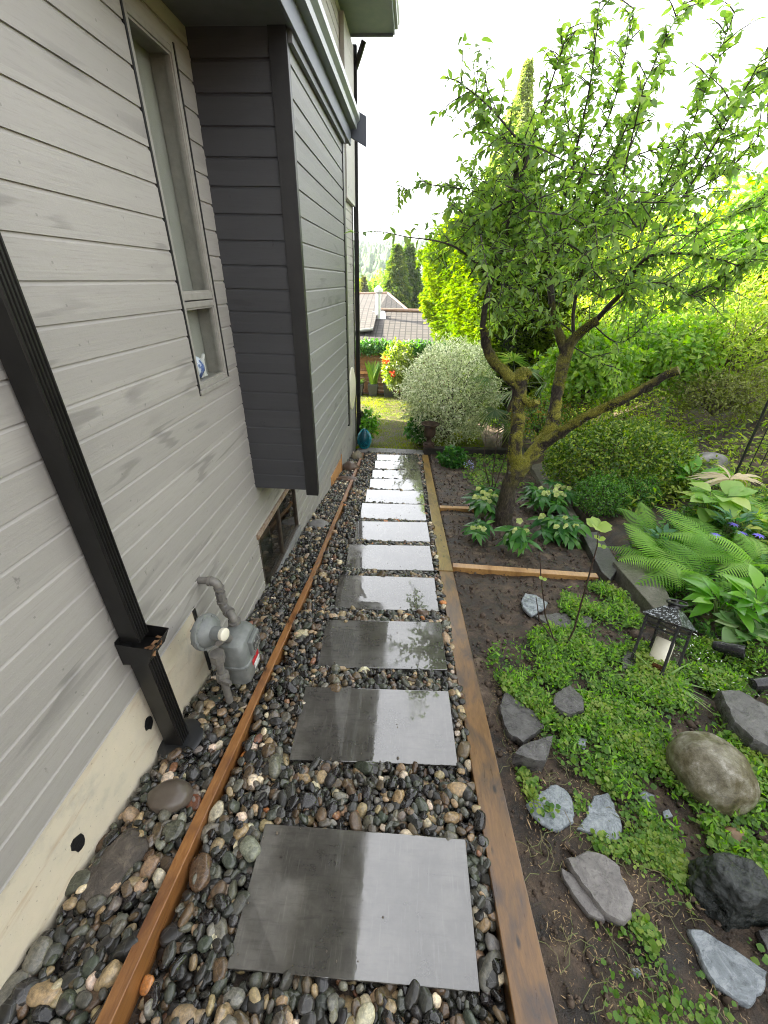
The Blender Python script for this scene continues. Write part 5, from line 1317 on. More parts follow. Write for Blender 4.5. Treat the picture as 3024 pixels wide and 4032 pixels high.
# twigs with leaves
qt = MB(); LP, LD = [], []
def leafy(pts, t0, every, tw_len, nleaf, own=True, drop=0.1):
    tot = len(pts)
    acc = 0
    for i in range(1, tot):
        a, b_ = pts[i - 1], pts[i]; L = (b_ - a).length; t = i / tot
        if t < t0: continue
        acc += L
        d = (b_ - a).normalized()
        while acc > every:
            acc -= every
            p = a.lerp(b_, R_.random())
            if own:
                for k in range(2):
                    o = Vector((R_.gauss(0, 1), R_.gauss(0, 1), R_.gauss(0, .8) + .1)); o = (o - d * o.dot(d)).normalized(); LP.append(p); LD.append(o + d * .5 + Vector((0, 0, -drop)))
            if tw_len and R_.random() < .8:
                o = Vector((R_.gauss(0, 1), R_.gauss(0, 1), R_.gauss(0, .6) + .25)); o = (o - d * o.dot(d)).normalized(); o = (o + d * .7).normalized()
                tl = tw_len * R_.uniform(.4, 1.2); e = p + o * tl + Vector((0, 0, -.12 * tl)); qt.tube([p, p.lerp(e, .5) + Vector((0, 0, .05 * tl)), e], [.005, .004, .002], 4, False)
                for k in range(nleaf):
                    u = (k + .6) / nleaf; s_ = Vector((R_.gauss(0, 1), R_.gauss(0, 1), R_.gauss(0, .7))); LP.append(p.lerp(e, u)); LD.append(s_.normalized() + o * .5 + Vector((0, 0, -drop - .15)))
for i, pts in enumerate(shoots):
    top = pts[-1].z > 1.6
    if i == 4: leafy(pts, .45, .075, .0, 0)
    elif top: leafy(pts, .28, .027, .20, 6)
    else: leafy(pts, .22, .036, .38, 11)
# filler twigs in the dense middle of the crown
for i in range(125):
    px, py = R_.uniform(960, 1420), R_.uniform(350, 690)
    if (px - 1200) ** 2 / 240 ** 2 + (py - 500) ** 2 / 175 ** 2 > 1: continue
    if 1080 < px < 1185 and 650 < py: continue
    p = Vector(P(px, py, Y0 + R_.uniform(-.7, 1.3))); o = Vector((R_.gauss(0, 1), R_.gauss(0, 1), R_.gauss(.2, .6))).normalized(); tl = R_.uniform(.3, .7)
    pts = [p, p + o * tl * .5 + Vector((0, 0, .04)), p + o * tl]; qt.tube(pts, [.007, .005, .003], 4, False); leafy(smooth_path(pts, 4), .0, .06, .25, 7)
qt.build('twigs', bpy.data.materials['plum_bark'], tree)
L_PLUM = leafmat('plum_leaf', (.125, .215, .075), (.215, .33, .11), .55, .5, c3=(.33, .44, .14), tcol=(1, 1.05, .55))
LPa = np.array([tuple(p) for p in LP]); LDa = np.array([tuple(p) for p in LD]); nL = len(LPa)
fo = inst('foliage', OVAL[0] * [.95, 1, 1], OVAL[1], frames(LDa, np.tile([0, 0, 1.], (nL, 1)) + rng.normal(size=(nL, 3)) * .45) * (.074 * rng.uniform(.6, 1.3, nL))[:, None, None], LPa, L_PLUM, tree, smooth=True)
print('plum leaves', nL)

# ================================================================== HEDGE
L_HEDGE = leafmat('cedar_spray', (.08, .14, .016), (.15, .22, .026), .42, .6, c3=(.23, .29, .04), spec=.15)
SPRAY_V = []; SPRAY_F = []
for k in range(-2, 3):
    b0 = len(SPRAY_V); a = k * .30; L = 1 - .13 * abs(k)
    SPRAY_V += [(0, .1 * abs(k), 0), (math.sin(a) * L - .05, math.cos(a) * L * .7, .04), (math.sin(a) * L * 1.1, math.cos(a) * L, -.12 - .05 * abs(k)), (math.sin(a) * L + .05, math.cos(a) * L * .7, .04)]
    SPRAY_F += [(b0, b0 + 1, b0 + 2), (b0, b0 + 2, b0 + 3)]
SPRAY = (np.array(SPRAY_V), np.array(SPRAY_F))
hedge = empty('cedar_hedge', (2.6, 13, -3.5), 'tall clipped cedar hedge with a sunlit yellow green side beyond the variegated shrub', 'hedge')
# the hedge is a prism: sunlit side face from far to near corner, then the dark face towards the camera
hf = {'fb': P(962, 738, 17.5), 'ft': P(896, 548, 17.5), 'nb': P(1075, 760, 11.2), 'nt': P(1015, 425, 11.2)}
fb, ft, nb, ntp = [Vector(hf[k]) for k in ('fb', 'ft', 'nb', 'nt')]
nb.z = -3.5; fb.z = -3.6
rb = Vector((6.8, 12.4, -1.0)); rt = Vector((6.6, 12.2, ntp.z - .2))
def face_leaves(quad, n, size, mat, bulge, name, out, seed):
    a, b_, c_, d_ = quad; u = rng.random(n); w = rng.random(n)
    pa = [(1 - u)[:, None] * np.array(a) + u[:, None] * np.array(b_), (1 - u)[:, None] * np.array(d_) + u[:, None] * np.array(c_)]
    Pp = pa[0] * (1 - w)[:, None] + pa[1] * w[:, None]
    nz = np.array([mnoise.fractal(Vector(p) * .9 + Vector((seed, 0, 0)), 1, 2, 4) for p in Pp])
    o = np.array(out); Pp = Pp + o * (bulge * (nz - .2) - rng.random(n) * .45)[:, None]
    D_ = np.tile(o * .9, (n, 1)) + rng.normal(size=(n, 3)) * .45 + [0, 0, .15]
    return inst(name, SPRAY[0], SPRAY[1], frames(D_, np.tile([0, 0, 1.], (n, 1)) + rng.normal(size=(n, 3)) * .5) * (size * rng.uniform(.6, 1.3, n))[:, None, None], Pp, mat, hedge, smooth=False, tint=np.clip(.45 + nz * .7 + rng.normal(size=n) * .22, 0, 1))
sideout = (ntp - ft).cross(Vector((0, 0, 1))); sideout = -sideout.normalized() if sideout.x > 0 else sideout.normalized()
face_leaves((fb, nb, ntp, ft), 15000, .17, L_HEDGE, .5, 'foliage', tuple(sideout), 1)
fo_ = (rt - ntp).cross(Vector((0, 0, 1))).normalized(); fo_ = fo_ if fo_.y < 0 else -fo_
face_leaves((nb, rb, rt, ntp), 7000, .20, L_HEDGE, .5, 'foliage', tuple(fo_), 4)
face_leaves((ft, ntp, rt, Vector((6.8, 17.5, ft.z))), 5000, .18, L_HEDGE, .5, 'foliage', (0, 0, 1), 7)
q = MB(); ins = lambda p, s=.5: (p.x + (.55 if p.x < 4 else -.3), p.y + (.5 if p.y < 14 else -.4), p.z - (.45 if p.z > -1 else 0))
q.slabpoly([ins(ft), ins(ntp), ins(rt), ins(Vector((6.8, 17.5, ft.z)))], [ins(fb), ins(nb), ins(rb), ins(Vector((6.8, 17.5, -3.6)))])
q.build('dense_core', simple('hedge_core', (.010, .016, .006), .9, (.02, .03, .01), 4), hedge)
# tall cedars behind the hedge
L_CON = leafmat('conifer_spray', (.05, .09, .035), (.09, .15, .05), .35, .55, c3=(.20, .25, .08))
def conifer(name, label, base, h, r, n, size, mat, group=None, lean=0, p=.85, droop=.35, seed=0, rag=.28):
    root = empty(name, base, label, 'conifer', group)
    t = rng.random(n) ** .9; z = t * h; a = rng.random(n) * 6.283
    tier = .78 + .22 * np.sin(z / h * 46 + np.sin(a * 3 + seed) * 1.5)
    ragged = np.array([1 + rag * mnoise.noise(Vector((math.cos(x) * 1.6, math.sin(x) * 1.6, y * (5 + 12 * rag) / h + seed))) for x, y in zip(a, z)])
    rr_ = r * (1 - t) ** p * tier * ragged * (1 - .45 * rng.random(n) ** 2) + .04
    Pp = np.c_[rr_ * np.cos(a), rr_ * np.sin(a), z - droop * rr_] + np.array(base)
    D_ = np.c_[np.cos(a), np.sin(a), -.35 + rng.normal(size=n) * .4] + rng.normal(size=(n, 3)) * .3
    inst('foliage', SPRAY[0], SPRAY[1], frames(D_, np.tile([0, 0, 1.], (n, 1)) + rng.normal(size=(n, 3)) * .4) * (size * rng.uniform(.5, 1.3, n) * (.35 + .65 * np.sqrt(1 - t)))[:, None, None], Pp, mat, root, smooth=False)
    q = MB(); q.tube([base, (base[0], base[1], base[2] + h * .96)], [r * .07, .01], 7); q.build('trunk', WOOD, root)
    return root
tp = P(1143, 128, 21); conifer('cedar_tree', 'pale feathery cedar whose tip rises above the hedge behind the plum tree', (tp[0], 21, -3.8), tp[2] + 3.8, 3.3, 11000, .34, leafmat('pale_cedar_spray', (.26, .30, .16), (.40, .43, .25), .5, .7), seed=2, p=1.0, rag=.6)
tp = P(1075, 335, 22); conifer('cedar_tree', 'shorter pale cedar beside the taller one, showing just over the hedge', (tp[0], 22.5, -3.9), tp[2] + 4.1, 2.6, 5500, .34, bpy.data.materials['pale_cedar_spray'], seed=5, p=.9, rag=.6)

# ================================================================== VARIEGATED WILLOW, PALM, YELLOW SHRUB
L_VAR = leafmat('white_variegated_leaf', (.19, .25, .12), (.52, .55, .38), .35, .5, tcol=(1, 1.05, .8), c3=(.88, .88, .78))
wb = P(960, 960, 9.75)
wl = bush('variegated_willow', 'big round shrub of tiny white and grey green variegated leaves', 'shrub', (wb[0], 9.95, -2.40), (1.14, 1.0, 1.26), 18000, .075, L_VAR, leaf_tpl(2, .42, .3, .25), seed=14, amp=.17, shell=.45, spread=.9, twigs=46, zmin=-.85, sprays=34)
L_YEL = leafmat('yellow_green_leaf', (.10, .15, .035), (.18, .23, .055), .4, .4, c3=(.28, .31, .11))
yb = P(862, 796, 13.6); yr = bush('rhododendron', 'sunlit yellow green shrub with a few red blooms in front of the fence', 'shrub', (yb[0], 13.6, yb[2]), (.50, .45, .74), 2000, .14, L_YEL, LONG, seed=17, amp=.2, twigs=20, zmin=-.9)
PF = np.array([P(834, 780, 13.15), P(848, 806, 13.15)]); PF = np.repeat(PF, 40, 0) + rng.normal(size=(80, 3)) * .04
for kk in (0, 40):
    inst('bloom', ROUND[0], ROUND[1], frames(rnd_dirs(40), rnd_dirs(40)) * .06, PF[kk:kk + 40], leafmat('red_bloom', (.65, .05, .02), (.85, .16, .06), .3, .5, tcol=(1, .8, .8)), yr, smooth=False)
# windmill palm
L_PALM = leafmat('palm_leaf', (.06, .12, .045), (.12, .19, .08), .35, .45, c3=(.26, .28, .15))
pb = at(1085, 985); pc = Vector((pb[0] + .1, pb[1] + .3, pb[2])); palm = empty('windmill_palm', pc, 'windmill palm with hanging fan leaves between the variegated shrub and the trunk', 'palm')
q = MB(); q.tube([pc, pc + Vector((.02, 0, .7)), pc + Vector((.0, 0, 1.5))], [.11, .12, .10], 12, True, .3); q.build('trunk', simple('palm_fibre', (.06, .045, .03), .9, (.11, .085, .055), 30, bs=.8, bscale=80), palm, smooth=True)
qp = MB()
for i, (a, e, L) in enumerate([(2.6, -.3, .75), (3.3, .3, .7), (3.9, -.55, .75), (4.5, .1, .7), (5.1, -.5, .75), (5.7, .3, .7), (.2, -.1, .7), (1.0, .4, .7), (4.2, .9, .8), (5.3, .85, .75), (3.0, .8, .75), (4.7, -1.0, .8)]):
    top = pc + Vector((0, 0, 1.5)); d = Vector((math.cos(a) * math.cos(e), math.sin(a) * math.cos(e), math.sin(e))); hub = top + d * L
    qp.tube([top, top.lerp(hub, .5) + Vector((0, 0, .06)), hub], [.012, .010, .008], 5)
    n = 24; s_ = d.cross(Vector((0, 0, 1))).normalized(); up_ = s_.cross(d); D_ = []
    for k in range(n):
        w = (k / (n - 1) - .5) * 4.0; D_.append(tuple(d * math.cos(w) + s_ * math.sin(w) + Vector((0, 0, -.10)) + up_ * .15))
    inst('fan_leaf', BLADE[0] * [.9, 1, 1.1], BLADE[1], frames(np.array(D_), np.tile(np.array(up_), (n, 1))) * (.50 * rng.uniform(.85, 1.1, n))[:, None, None], np.tile(np.array(hub), (n, 1)), L_PALM, palm, smooth=False)
qp.build('leaf_stalks', GSTEM, palm)
# low plants around
c = (-1.02, 9.55); bush('leafy_shrub', 'loose bright green plants at the house corner behind the pinecone', 'plant', (c[0] + .04, c[1], -3.10), (.20, .24, .42), 420, .09, L_BROAD, OVAL, seed=31, amp=.4, shell=.9, twigs=14)
c = (.28, 9.75); bush('leafy_plant', 'dark green and white leaved plants on the lawn edge left of the urn', 'plant', (c[0], c[1], -3.22), (.28, .30, .34), 520, .12, L_HELL, OVAL, seed=33, amp=.3, shell=.8, twigs=8)

# ================================================================== HILLSIDE SCRUB ON THE RIGHT
L_SCRUB = leafmat('scrub_leaf', (.14, .22, .035), (.25, .32, .055), .5, .6, c3=(.38, .41, .10))
L_SCRUB2 = leafmat('fresh_scrub_leaf', (.10, .20, .035), (.18, .29, .05), .5, .5, c3=(.28, .37, .075))
def scrub(label, px, py, Y, r, n, size, mat, seed, tpl=None, name='hillside_shrub', amp=.3):
    c = P(px, py, Y); return bush(name, label, 'shrub', c, r, n, size, mat, tpl or leaf_tpl(2, .34, .3, .3), seed=seed, amp=amp, shell=.75, spread=1.0, zmin=-.8, twigs=22)
scrub('leafy green bush right behind the plum trunk fork', 1275, 800, 7.4, (.75, .5, .62), 3800, .095, L_SCRUB2, 41, OVAL)
scrub('bright green bush above the cut end of the leaning mossy branch', 1420, 770, 8.0, (1.0, .7, .75), 4200, .10, L_SCRUB2, 42, OVAL)
scrub('feathery light green bush filling the right edge above the trellis', 1600, 720, 8.2, (1.3, .8, .95), 7000, .085, L_SCRUB, 43)
scrub('feathery yellow green bush on the slope right of the plum branches', 1520, 640, 9.6, (1.5, .9, .8), 7000, .085, L_SCRUB, 44)
scrub('sunlit yellowish scrub on the upper slope at the right edge', 1640, 575, 10.4, (1.5, 1., .8), 6000, .085, L_SCRUB, 45)
scrub('sunlit scrub on the upper slope behind the middle of the plum crown', 1400, 600, 11.0, (1.6, 1., .9), 6000, .09, L_SCRUB, 46)
scrub('green bush low on the slope between the hedge and the plum limbs', 1340, 700, 9.4, (1.1, .8, .8), 4500, .09, L_SCRUB, 47)
scrub('darker brownish bush behind the trellis at the right', 1560, 850, 7.4, (.85, .5, .45), 3600, .07, leafmat('brown_scrub_leaf', (.10, .115, .035), (.18, .20, .055), .4, .6), 48)
scrub('tall bright leafy tree at the upper right picture edge', 1665, 500, 9.8, (1.3, 1.1, .95), 4600, .15, L_SCRUB2, 49, OVAL, 'leafy_tree', .45)
scrub('sunlit leafy tree crown over the top of the slope', 1490, 545, 12.5, (1.9, 1.2, .85), 4800, .15, L_SCRUB2, 50, OVAL, 'leafy_tree', .45)
scrub('low bush with small red new leaves behind the palm', 1180, 905, 7.2, (.62, .45, .40), 3000, .06, leafmat('red_tip_leaf', (.05, .13, .02), (.11, .22, .03), .35, .4, c3=(.32, .16, .05)), 51)

t_ = []
while len(t_) < 40000:
    x, y = R_.uniform(2.9, 11), R_.uniform(-.5, 13)
    if x > (2.9 if y > 4.8 else 3.5) + .0 * y and mnoise.fractal(Vector((x * .9, y * .9, 5)), 1, 2, 3) > -.35: t_.append((x, y, terrain(x, y) + R_.random() ** 1.5 * .30))
P_ = np.array(t_); D_ = rnd_dirs(len(P_)); D_[:, 2] = np.abs(D_[:, 2]) * .9
sg = inst('slope_undergrowth', LONG[0], LONG[1], frames(D_, np.c_[rng.normal(size=(len(P_), 2)) * .5, np.ones(len(P_))]) * (.10 * rng.uniform(.5, 1.4, len(P_)))[:, None, None], P_, L_SCRUB, None, smooth=False)
tag(sg, 'tangled light green undergrowth covering the slope on the right', 'undergrowth', kind='stuff')
# ================================================================== CONCRETE CURB AND BLOCKS
CONC = layered('mossy_concrete', (.07, .068, .045), (.12, .115, .085), (.18, .17, .14), .7)
CONC_D = layered('dark_wet_concrete', (.035, .034, .032), (.06, .058, .055), (.10, .095, .09), .4)
def block(outl, h, mat, label, name='concrete_block', cat='concrete block', up=.0):
    top = [Vector(at(*p, up)) for p in outl]; zm = sum(p.z for p in top) / len(top)
    top = [Vector((p.x, p.y, p.z)) for p in top]
    q = MB(); q.slabpoly(top, [p - Vector((0, 0, h)) for p in top]); o = q.build(name, mat, bevel=.008)
    return tag(o, label, cat)
block([(1256, 1150), (1292, 1148), (1340, 1222), (1318, 1252), (1300, 1235)], .16, CONC_D, 'dark wet concrete block at the end of the orange cross timber', up=.10)
block([(1324, 1212), (1408, 1214), (1425, 1245), (1452, 1300), (1440, 1345)], .18, CONC, 'mossy brown concrete block behind the lantern, under the fern fronds', up=.14)
block([(1146, 1005), (1168, 1000), (1225, 1075), (1262, 1140), (1240, 1148), (1195, 1090)], .16, CONC, 'long concrete curb running back behind the mossy trunk', 'concrete_curb', 'curb', up=.10)
block([(1096, 925), (1114, 922), (1140, 990), (1122, 1000)], .14, CONC_D, 'narrow grey curb farther back between palm and trunk', 'concrete_curb', 'curb', up=.12)
c = at(1560, 1030); stone('boulder', (c[0] - .1, c[1] + .2, c[2] + .08), (.30, .22, .20), GRYB, 'grey boulder half hidden at the foot of the trellis, the farther one', 'boulder', seed=22)
c = at(1520, 1045); stone('boulder', (c[0], c[1], c[2] + .06), (.24, .2, .16), GRYB, 'mossy boulder between the clipped bush and the trellis, the nearer one', 'boulder', seed=23)

# ================================================================== LANTERN
IRONB = simple('black_lantern_metal', (.014, .014, .015), .30, (.025, .025, .026), 30, bs=.1)
lc = Vector(at(1408, 1452))
lan = empty('garden_lantern', lc, 'black metal candle lantern leaning on one side in the groundcover', 'lantern')
LM = Matrix.Translation(lc + Vector((.02, .03, .0))) @ Matrix.Rotation(rad(20), 4, 'Y') @ Matrix.Rotation(rad(-30), 4, 'X') @ Matrix.Rotation(rad(24), 4, 'Z')
def lanbox(q, *a): q.box(*a, M=LM)
hw, ht = .112, .36
q = MB(); lanbox(q, -hw - .01, hw + .01, -hw - .01, hw + .01, -.02, .012)
q.build('base', IRONB, lan, bevel=.003)
for sx_ in (-1, 1):
    for sy in (-1, 1):
        q = MB(); lanbox(q, *(sorted((sx_ * hw, sx_ * (hw - .016)))), *(sorted((sy * hw, sy * (hw - .016)))), .012, ht); q.build('post', IRONB, lan, bevel=.002)
q = MB()
for z in (ht - .012, ht - .045, ht - .075):
    for s_ in (-1, 1):
        lanbox(q, -hw + .016, hw - .016, *(sorted((s_ * (hw - .003), s_ * (hw - .011)))), z - .005, z + .005); lanbox(q, *(sorted((s_ * (hw - .003), s_ * (hw - .011)))), -hw + .016, hw - .016, z - .005, z + .005)
q.build('rails', IRONB, lan)
for s_ in (1,):
    q = MB(); lanbox(q, *(sorted((s_ * (hw - .012), s_ * (hw - .014)))), -hw + .016, hw - .016, .012, ht); q.build('glass_pane', CLEAR, lan)
m, nt, b = newmat('flaking_roof_paint'); v = coords(nt); n1 = noise_(nt, v, 70, 5, .65); sx = noise_(nt, v, 9, 2)
f_ = ramp(nt, n1, [(.54, gray(0)), (.59, gray(1))]); col = mix(nt, (.012, .012, .013), (.42, .45, .48), f_); nt.links.new(col, b.inputs['Base Color']); b.inputs['Roughness'].default_value = .28; bump(nt, b, n1, .4, .003)
q = MB(); e = hw + .022; t_ = .045
V = [(-e, -e, ht), (e, -e, ht), (e, e, ht), (-e, e, ht), (-t_, -t_, ht + .105), (t_, -t_, ht + .105), (t_, t_, ht + .105), (-t_, t_, ht + .105)]
q.add([LM @ Vector(p) for p in V], [(0, 1, 5, 4), (1, 2, 6, 5), (2, 3, 7, 6), (3, 0, 4, 7), (4, 5, 6, 7), (3, 2, 1, 0)]); q.build('roof', m, lan, bevel=.003)
q = MB(); q.lathe([(.042, ht + .106), (.042, ht + .125), (.055, ht + .13), (.058, ht + .137), (.03, ht + .148), (.01, ht + .15)], 22, M=LM); q.build('vent_cap', IRONB, lan, smooth=True)
q = MB(); rp = [LM @ Vector((-.03 + .062 * math.cos(a), -.02 + .062 * math.sin(a), ht + .152 + .02 * math.cos(a))) for a in np.linspace(0, 6.283, 26)]
q.tube(rp, .006, 8, False); q.tube([LM @ Vector((0, 0, ht + .145)), LM @ Vector((0, 0, ht + .165))], .016, 10); q.build('ring_handle', IRONB, lan, smooth=True)
q = MB(); q.lathe([(.058, .012), (.060, .02), (.060, .225), (.054, .232), (.034, .226), (.01, .222)], 26, M=LM @ Matrix.Translation((.015, -.005, 0)) @ Matrix.Rotation(rad(4), 4, 'Y'))
cd = q.build('candle', simple('ivory_wax', (.72, .68, .55), .45, (.62, .58, .45), 12), None, smooth=True); tag(cd, 'thick cream pillar candle standing inside the leaning lantern', 'candle')
q = MB(); q.lathe([(.03, .013), (.045, .03), (.05, .055), (.046, .056), (.04, .032), (.02, .02)], 16, M=LM @ Matrix.Translation((-.055, -.045, 0)))
jar = q.build('candle_cup', simple('brown_glass', (.10, .035, .02), .08), None, smooth=True); tag(jar, 'small brown glass cup beside the candle inside the lantern', 'cup')
# ---- spotlights
BLK = simple('black_plastic', (.012, .012, .013), .25, (.02, .02, .021), 30)
def spotlight(px, py, d, label):
    c = Vector(at(px, py)); root = empty('garden_spotlight', c, label, 'spotlight'); c = c + Vector((0, 0, .15)); d = Vector(d).normalized(); Mx = Matrix.Translation(c) @ d.to_track_quat('Z', 'Y').to_matrix().to_4x4()
    q = MB(); q.lathe([(.015, -.10), (.034, -.09), (.042, -.05), (.042, .0), (.05, .02), (.054, .085), (.046, .086), (.044, .05), (.01, .045)], 24, M=Mx); h = q.build('lamp_head', BLK, root, smooth=True)
    q = MB(); q.lathe([(.043, .052), (.02, .06), (.005, .061)], 20, M=Mx); q.build('lens', simple('spot_lens', (.5, .52, .5), .08), h, smooth=True)
    q = MB(); q.beam(c + d.cross(Vector((0, 0, 1))) * .05, c + d.cross(Vector((0, 0, 1))) * .05 + Vector((0, 0, -.12)), .012, .03); q.tube([c + Vector((0, 0, -.04)), c + Vector((0, 0, -.16))], [.014, .005], 8); q.build('stake', BLK, root)
spotlight(1556, 1432, (.6, -.5, .25), 'black garden spotlight below the white rimmed hosta')
spotlight(1632, 1508, (.9, .1, .05), 'black garden spotlight cut by the right picture edge above the stone slab')
# ---- trellis
tr0 = at(1578, 1048); tr = empty('garden_trellis', tr0, 'leaning black metal trellis with wire grid at the right picture edge', 'trellis')
ty = tr0[1]
q = MB(); a = Vector(tr0); b_ = Vector(P(1672, 840, ty - .1)); q.tube([a - (b_ - a) * .1, b_ + (b_ - a) * .5], .017, 8); q.build('pole', IRONB, tr, smooth=True)
q = MB(); o = Vector((1.0, .35, -.25)); dn = (b_ - a)
for k in range(9): q.tube([a + dn * (.05 + k * .15), a + dn * (.05 + k * .15) + o], .006, 5)
for k in range(1, 6): q.tube([a + o * (k / 5.), a + o * (k / 5.) + dn * 1.4], .008, 5)
q.build('wire_grid', IRONB, tr)
q = MB(); q.tube([P(1510, 972, 7.2), P(1590, 976, 7.0), P(1680, 980, 6.8)], .007, 6)
wire = q.build('wire', simple('rusty_wire', (.20, .12, .07), .7), None); tag(wire, 'thin rusty wire stretched across the slope above the boulders', 'wire')

# ================================================================== PINECONE, URN
TURQ = simple('turquoise_glaze', (.012, .22, .30), .22, (.02, .32, .40), 16, coat=.6)
pcn = Vector((-1.0, 8.80, -3.50)); pine = empty('pinecone_ornament', pcn, 'glossy turquoise ceramic pinecone on a pedestal at the end of the edging board', 'garden ornament')
q = MB(); q.lathe([(.115, 0), (.118, .02), (.10, .035), (.07, .05), (.052, .075), (.05, .10), (.065, .125), (.10, .145), (.115, .165), (.09, .175)], 28, pcn); q.build('pedestal', TURQ, pine, smooth=True)
def cone_r(t): return .125 * math.sin(math.pi * (t * .80 + .20)) ** .62 * (1 if t < .97 else .6)
q = MB(); H = .42; q.lathe([(max(.012, cone_r(i / 20) * .93), .17 + H * i / 20) for i in range(21)], 28, pcn); cb_ = q.build('cone', simple('gap_shade_turquoise', (.003, .07, .10), .3), pine, smooth=True)  # core colour darkened to draw shade between the scales
SC = leaf_tpl(3, .95, -.35, .5, .5); PP, DD, UU, SS = [], [], [], []
for i in range(15):
    t = (i + .3) / 15.3; n = 18
    for k in range(n):
        a = (k + .5 * (i % 2)) / n * 6.283; r = cone_r(t)
        PP.append((pcn.x + r * .93 * math.cos(a), pcn.y + r * .93 * math.sin(a), pcn.z + .165 + H * t)); sl_ = (cone_r(min(1, t + .05)) - r) / (.05 * H)
        DD.append((math.cos(a) * (sl_ + 1.2), math.sin(a) * (sl_ + 1.2), 1)); UU.append((math.cos(a), math.sin(a), .2)); SS.append(max(.02, r * .42))
inst('scales', SC[0] * [1, 1, -1], SC[1][:, ::-1], frames(np.array(DD), np.array(UU)) * np.array(SS)[:, None, None], np.array(PP), TURQ, cb_, smooth=True)
RUST = simple('rusty_cast_iron', (.035, .022, .016), .7, (.075, .042, .026), 14, bs=.4, bscale=60)
uc = Vector((.48, 9.02, -3.335)); urn = empty('garden_urn', uc, 'rusty cast iron urn standing on the dark sleeper beam', 'urn')
q = MB(); q.box(uc.x - .13, uc.x + .13, uc.y - .13, uc.y + .13, uc.z - .005, uc.z + .05); q.build('plinth', RUST, urn, bevel=.008)
q = MB(); q.lathe([(.11, .05), (.115, .07), (.08, .09), (.055, .12), (.05, .17), (.07, .20), (.085, .21)], 24, uc); q.build('stem', RUST, urn, smooth=True)
q = MB(); q.lathe([(.06, .21), (.11, .24), (.135, .30), (.13, .38), (.125, .44), (.15, .49), (.205, .52), (.21, .535), (.185, .54), (.12, .50), (.10, .44), (.02, .43)], 30, uc); q.build('bowl', RUST, urn, smooth=True)

# ================================================================== LAWN
lawn = MB(); lawn.add([(-3.2, 9.14, -3.535), (-3.2, 14.7, -3.60), (2.0, 14.7, -3.60), (2.0, 9.16, -3.535)], [(0, 3, 2, 1)])
lo = lawn.build('lawn', simple('lawn_soil', (.07, .11, .003), .8, (.13, .17, .004), 4), None); tag(lo, kind='structure')
n = 52000; x = rng.uniform(-2.4, 1.9, n); y = 9.15 + 5.5 * rng.random(n) ** 1.15
P_ = np.c_[x, y, -3.535 - .012 * (y - 9.14)]; a = rng.random(n) * 6.283; D_ = np.c_[np.cos(a) * .5, np.sin(a) * .5, np.ones(n)]
GT = (np.array([(-.09, 0, 0), (.09, 0, 0), (.05, .55, -.04), (0, 1, -.18)]), np.array([(0, 1, 2), (0, 2, 3)]))
gcl = np.array([mnoise.fractal(Vector((p[0] * 1.3, p[1] * 1.3, 8)), 1, 2, 3) for p in P_])
gr = inst('grass', GT[0], GT[1], frames(D_, np.tile([0, 0, 1.], (n, 1)) - D_ * .2) * ((.055 + .02 * gcl) * rng.uniform(.6, 1.4, n))[:, None, None], P_, leafmat('lawn_blade', (.11, .18, .003), (.19, .25, .004), .4, .5, c3=(.30, .31, .006), spec=.08), None, smooth=False, tint=np.clip(.5 + gcl * .6 + rng.normal(size=n) * .2, 0, 1))
tag(gr, 'short lawn grass beyond the brick pavers, half in sun', 'lawn', kind='stuff')

# ================================================================== FENCE, POTS, VINE
FC = timber_mat('brown_fence_board', (.20, .095, .04), (.27, .14, .06), (.12, .055, .025), .7, (3, 60, 60), coat=0)
fy = 14.95; fz = -3.62; ft_ = P(800, 762, fy)[2]
fen = empty('fence', (-1.5, fy, fz), 'brown horizontal board fence at the back of the lawn', 'fence')
q = MB(); nb_ = 10; hb = (ft_ - fz) / nb_
for k in range(nb_): q.box(-5, 2.6, fy + .003 * (k % 2), fy + .03, fz + k * hb + .006, fz + (k + 1) * hb - .004)
q.build('boards', FC, fen)
zr = P(800, 805, fy)[2]; q = MB(); q.box(-5, 2.6, fy - .05, fy - .001, zr - .04, zr + .04); ra = q.build('rail', CEDAR_RAW, fen, bevel=.004)
for x in (-3.6, -1.65, .3, 2.2): q = MB(); q.box(x - .05, x + .05, fy + .032, fy + .12, fz, ft_ - .02); q.build('post', FC, fen)
vz = P(800, 752, fy)[2]
vine = empty('climbing_vine', (-1.5, fy, fz), 'dense green vine sprawling along the top of the brown fence', 'vine')
PV = []
for i in range(30):
    cx = -3.4 + i * .16; hz_ = vz + .10 * mnoise.noise(Vector((cx * 1.1, 0, 0))) - .0
    pts, nr = blob_cloud(150, (cx, fy - .06, hz_), (.28, .22, .25 + .12 * mnoise.noise(Vector((cx * 2, 4, 0)))), i, .3, .6, -.9); PV.append(np.c_[pts, nr])
PV = np.concatenate(PV); foliage('foliage', PV[:, :3], PV[:, 3:], OVAL, .11, leafmat('vine_leaf', (.035, .10, .03), (.07, .17, .05), .35, .45, c3=(.12, .22, .07)), vine, .9)
q = MB(); q.tube([(-3.4, fy - .02, vz - .1), (-1.5, fy - .03, vz - .05), (1.3, fy - .02, vz - .1)], .02, 6); q.tube([(-.9, fy - .03, fz), (-.95, fy - .03, -2.8), (-.9, fy - .02, vz)], .015, 6); q.build('stems', WOOD, vine)
POT = simple('charcoal_planter', (.05, .055, .062), .5, (.075, .08, .088), 12)
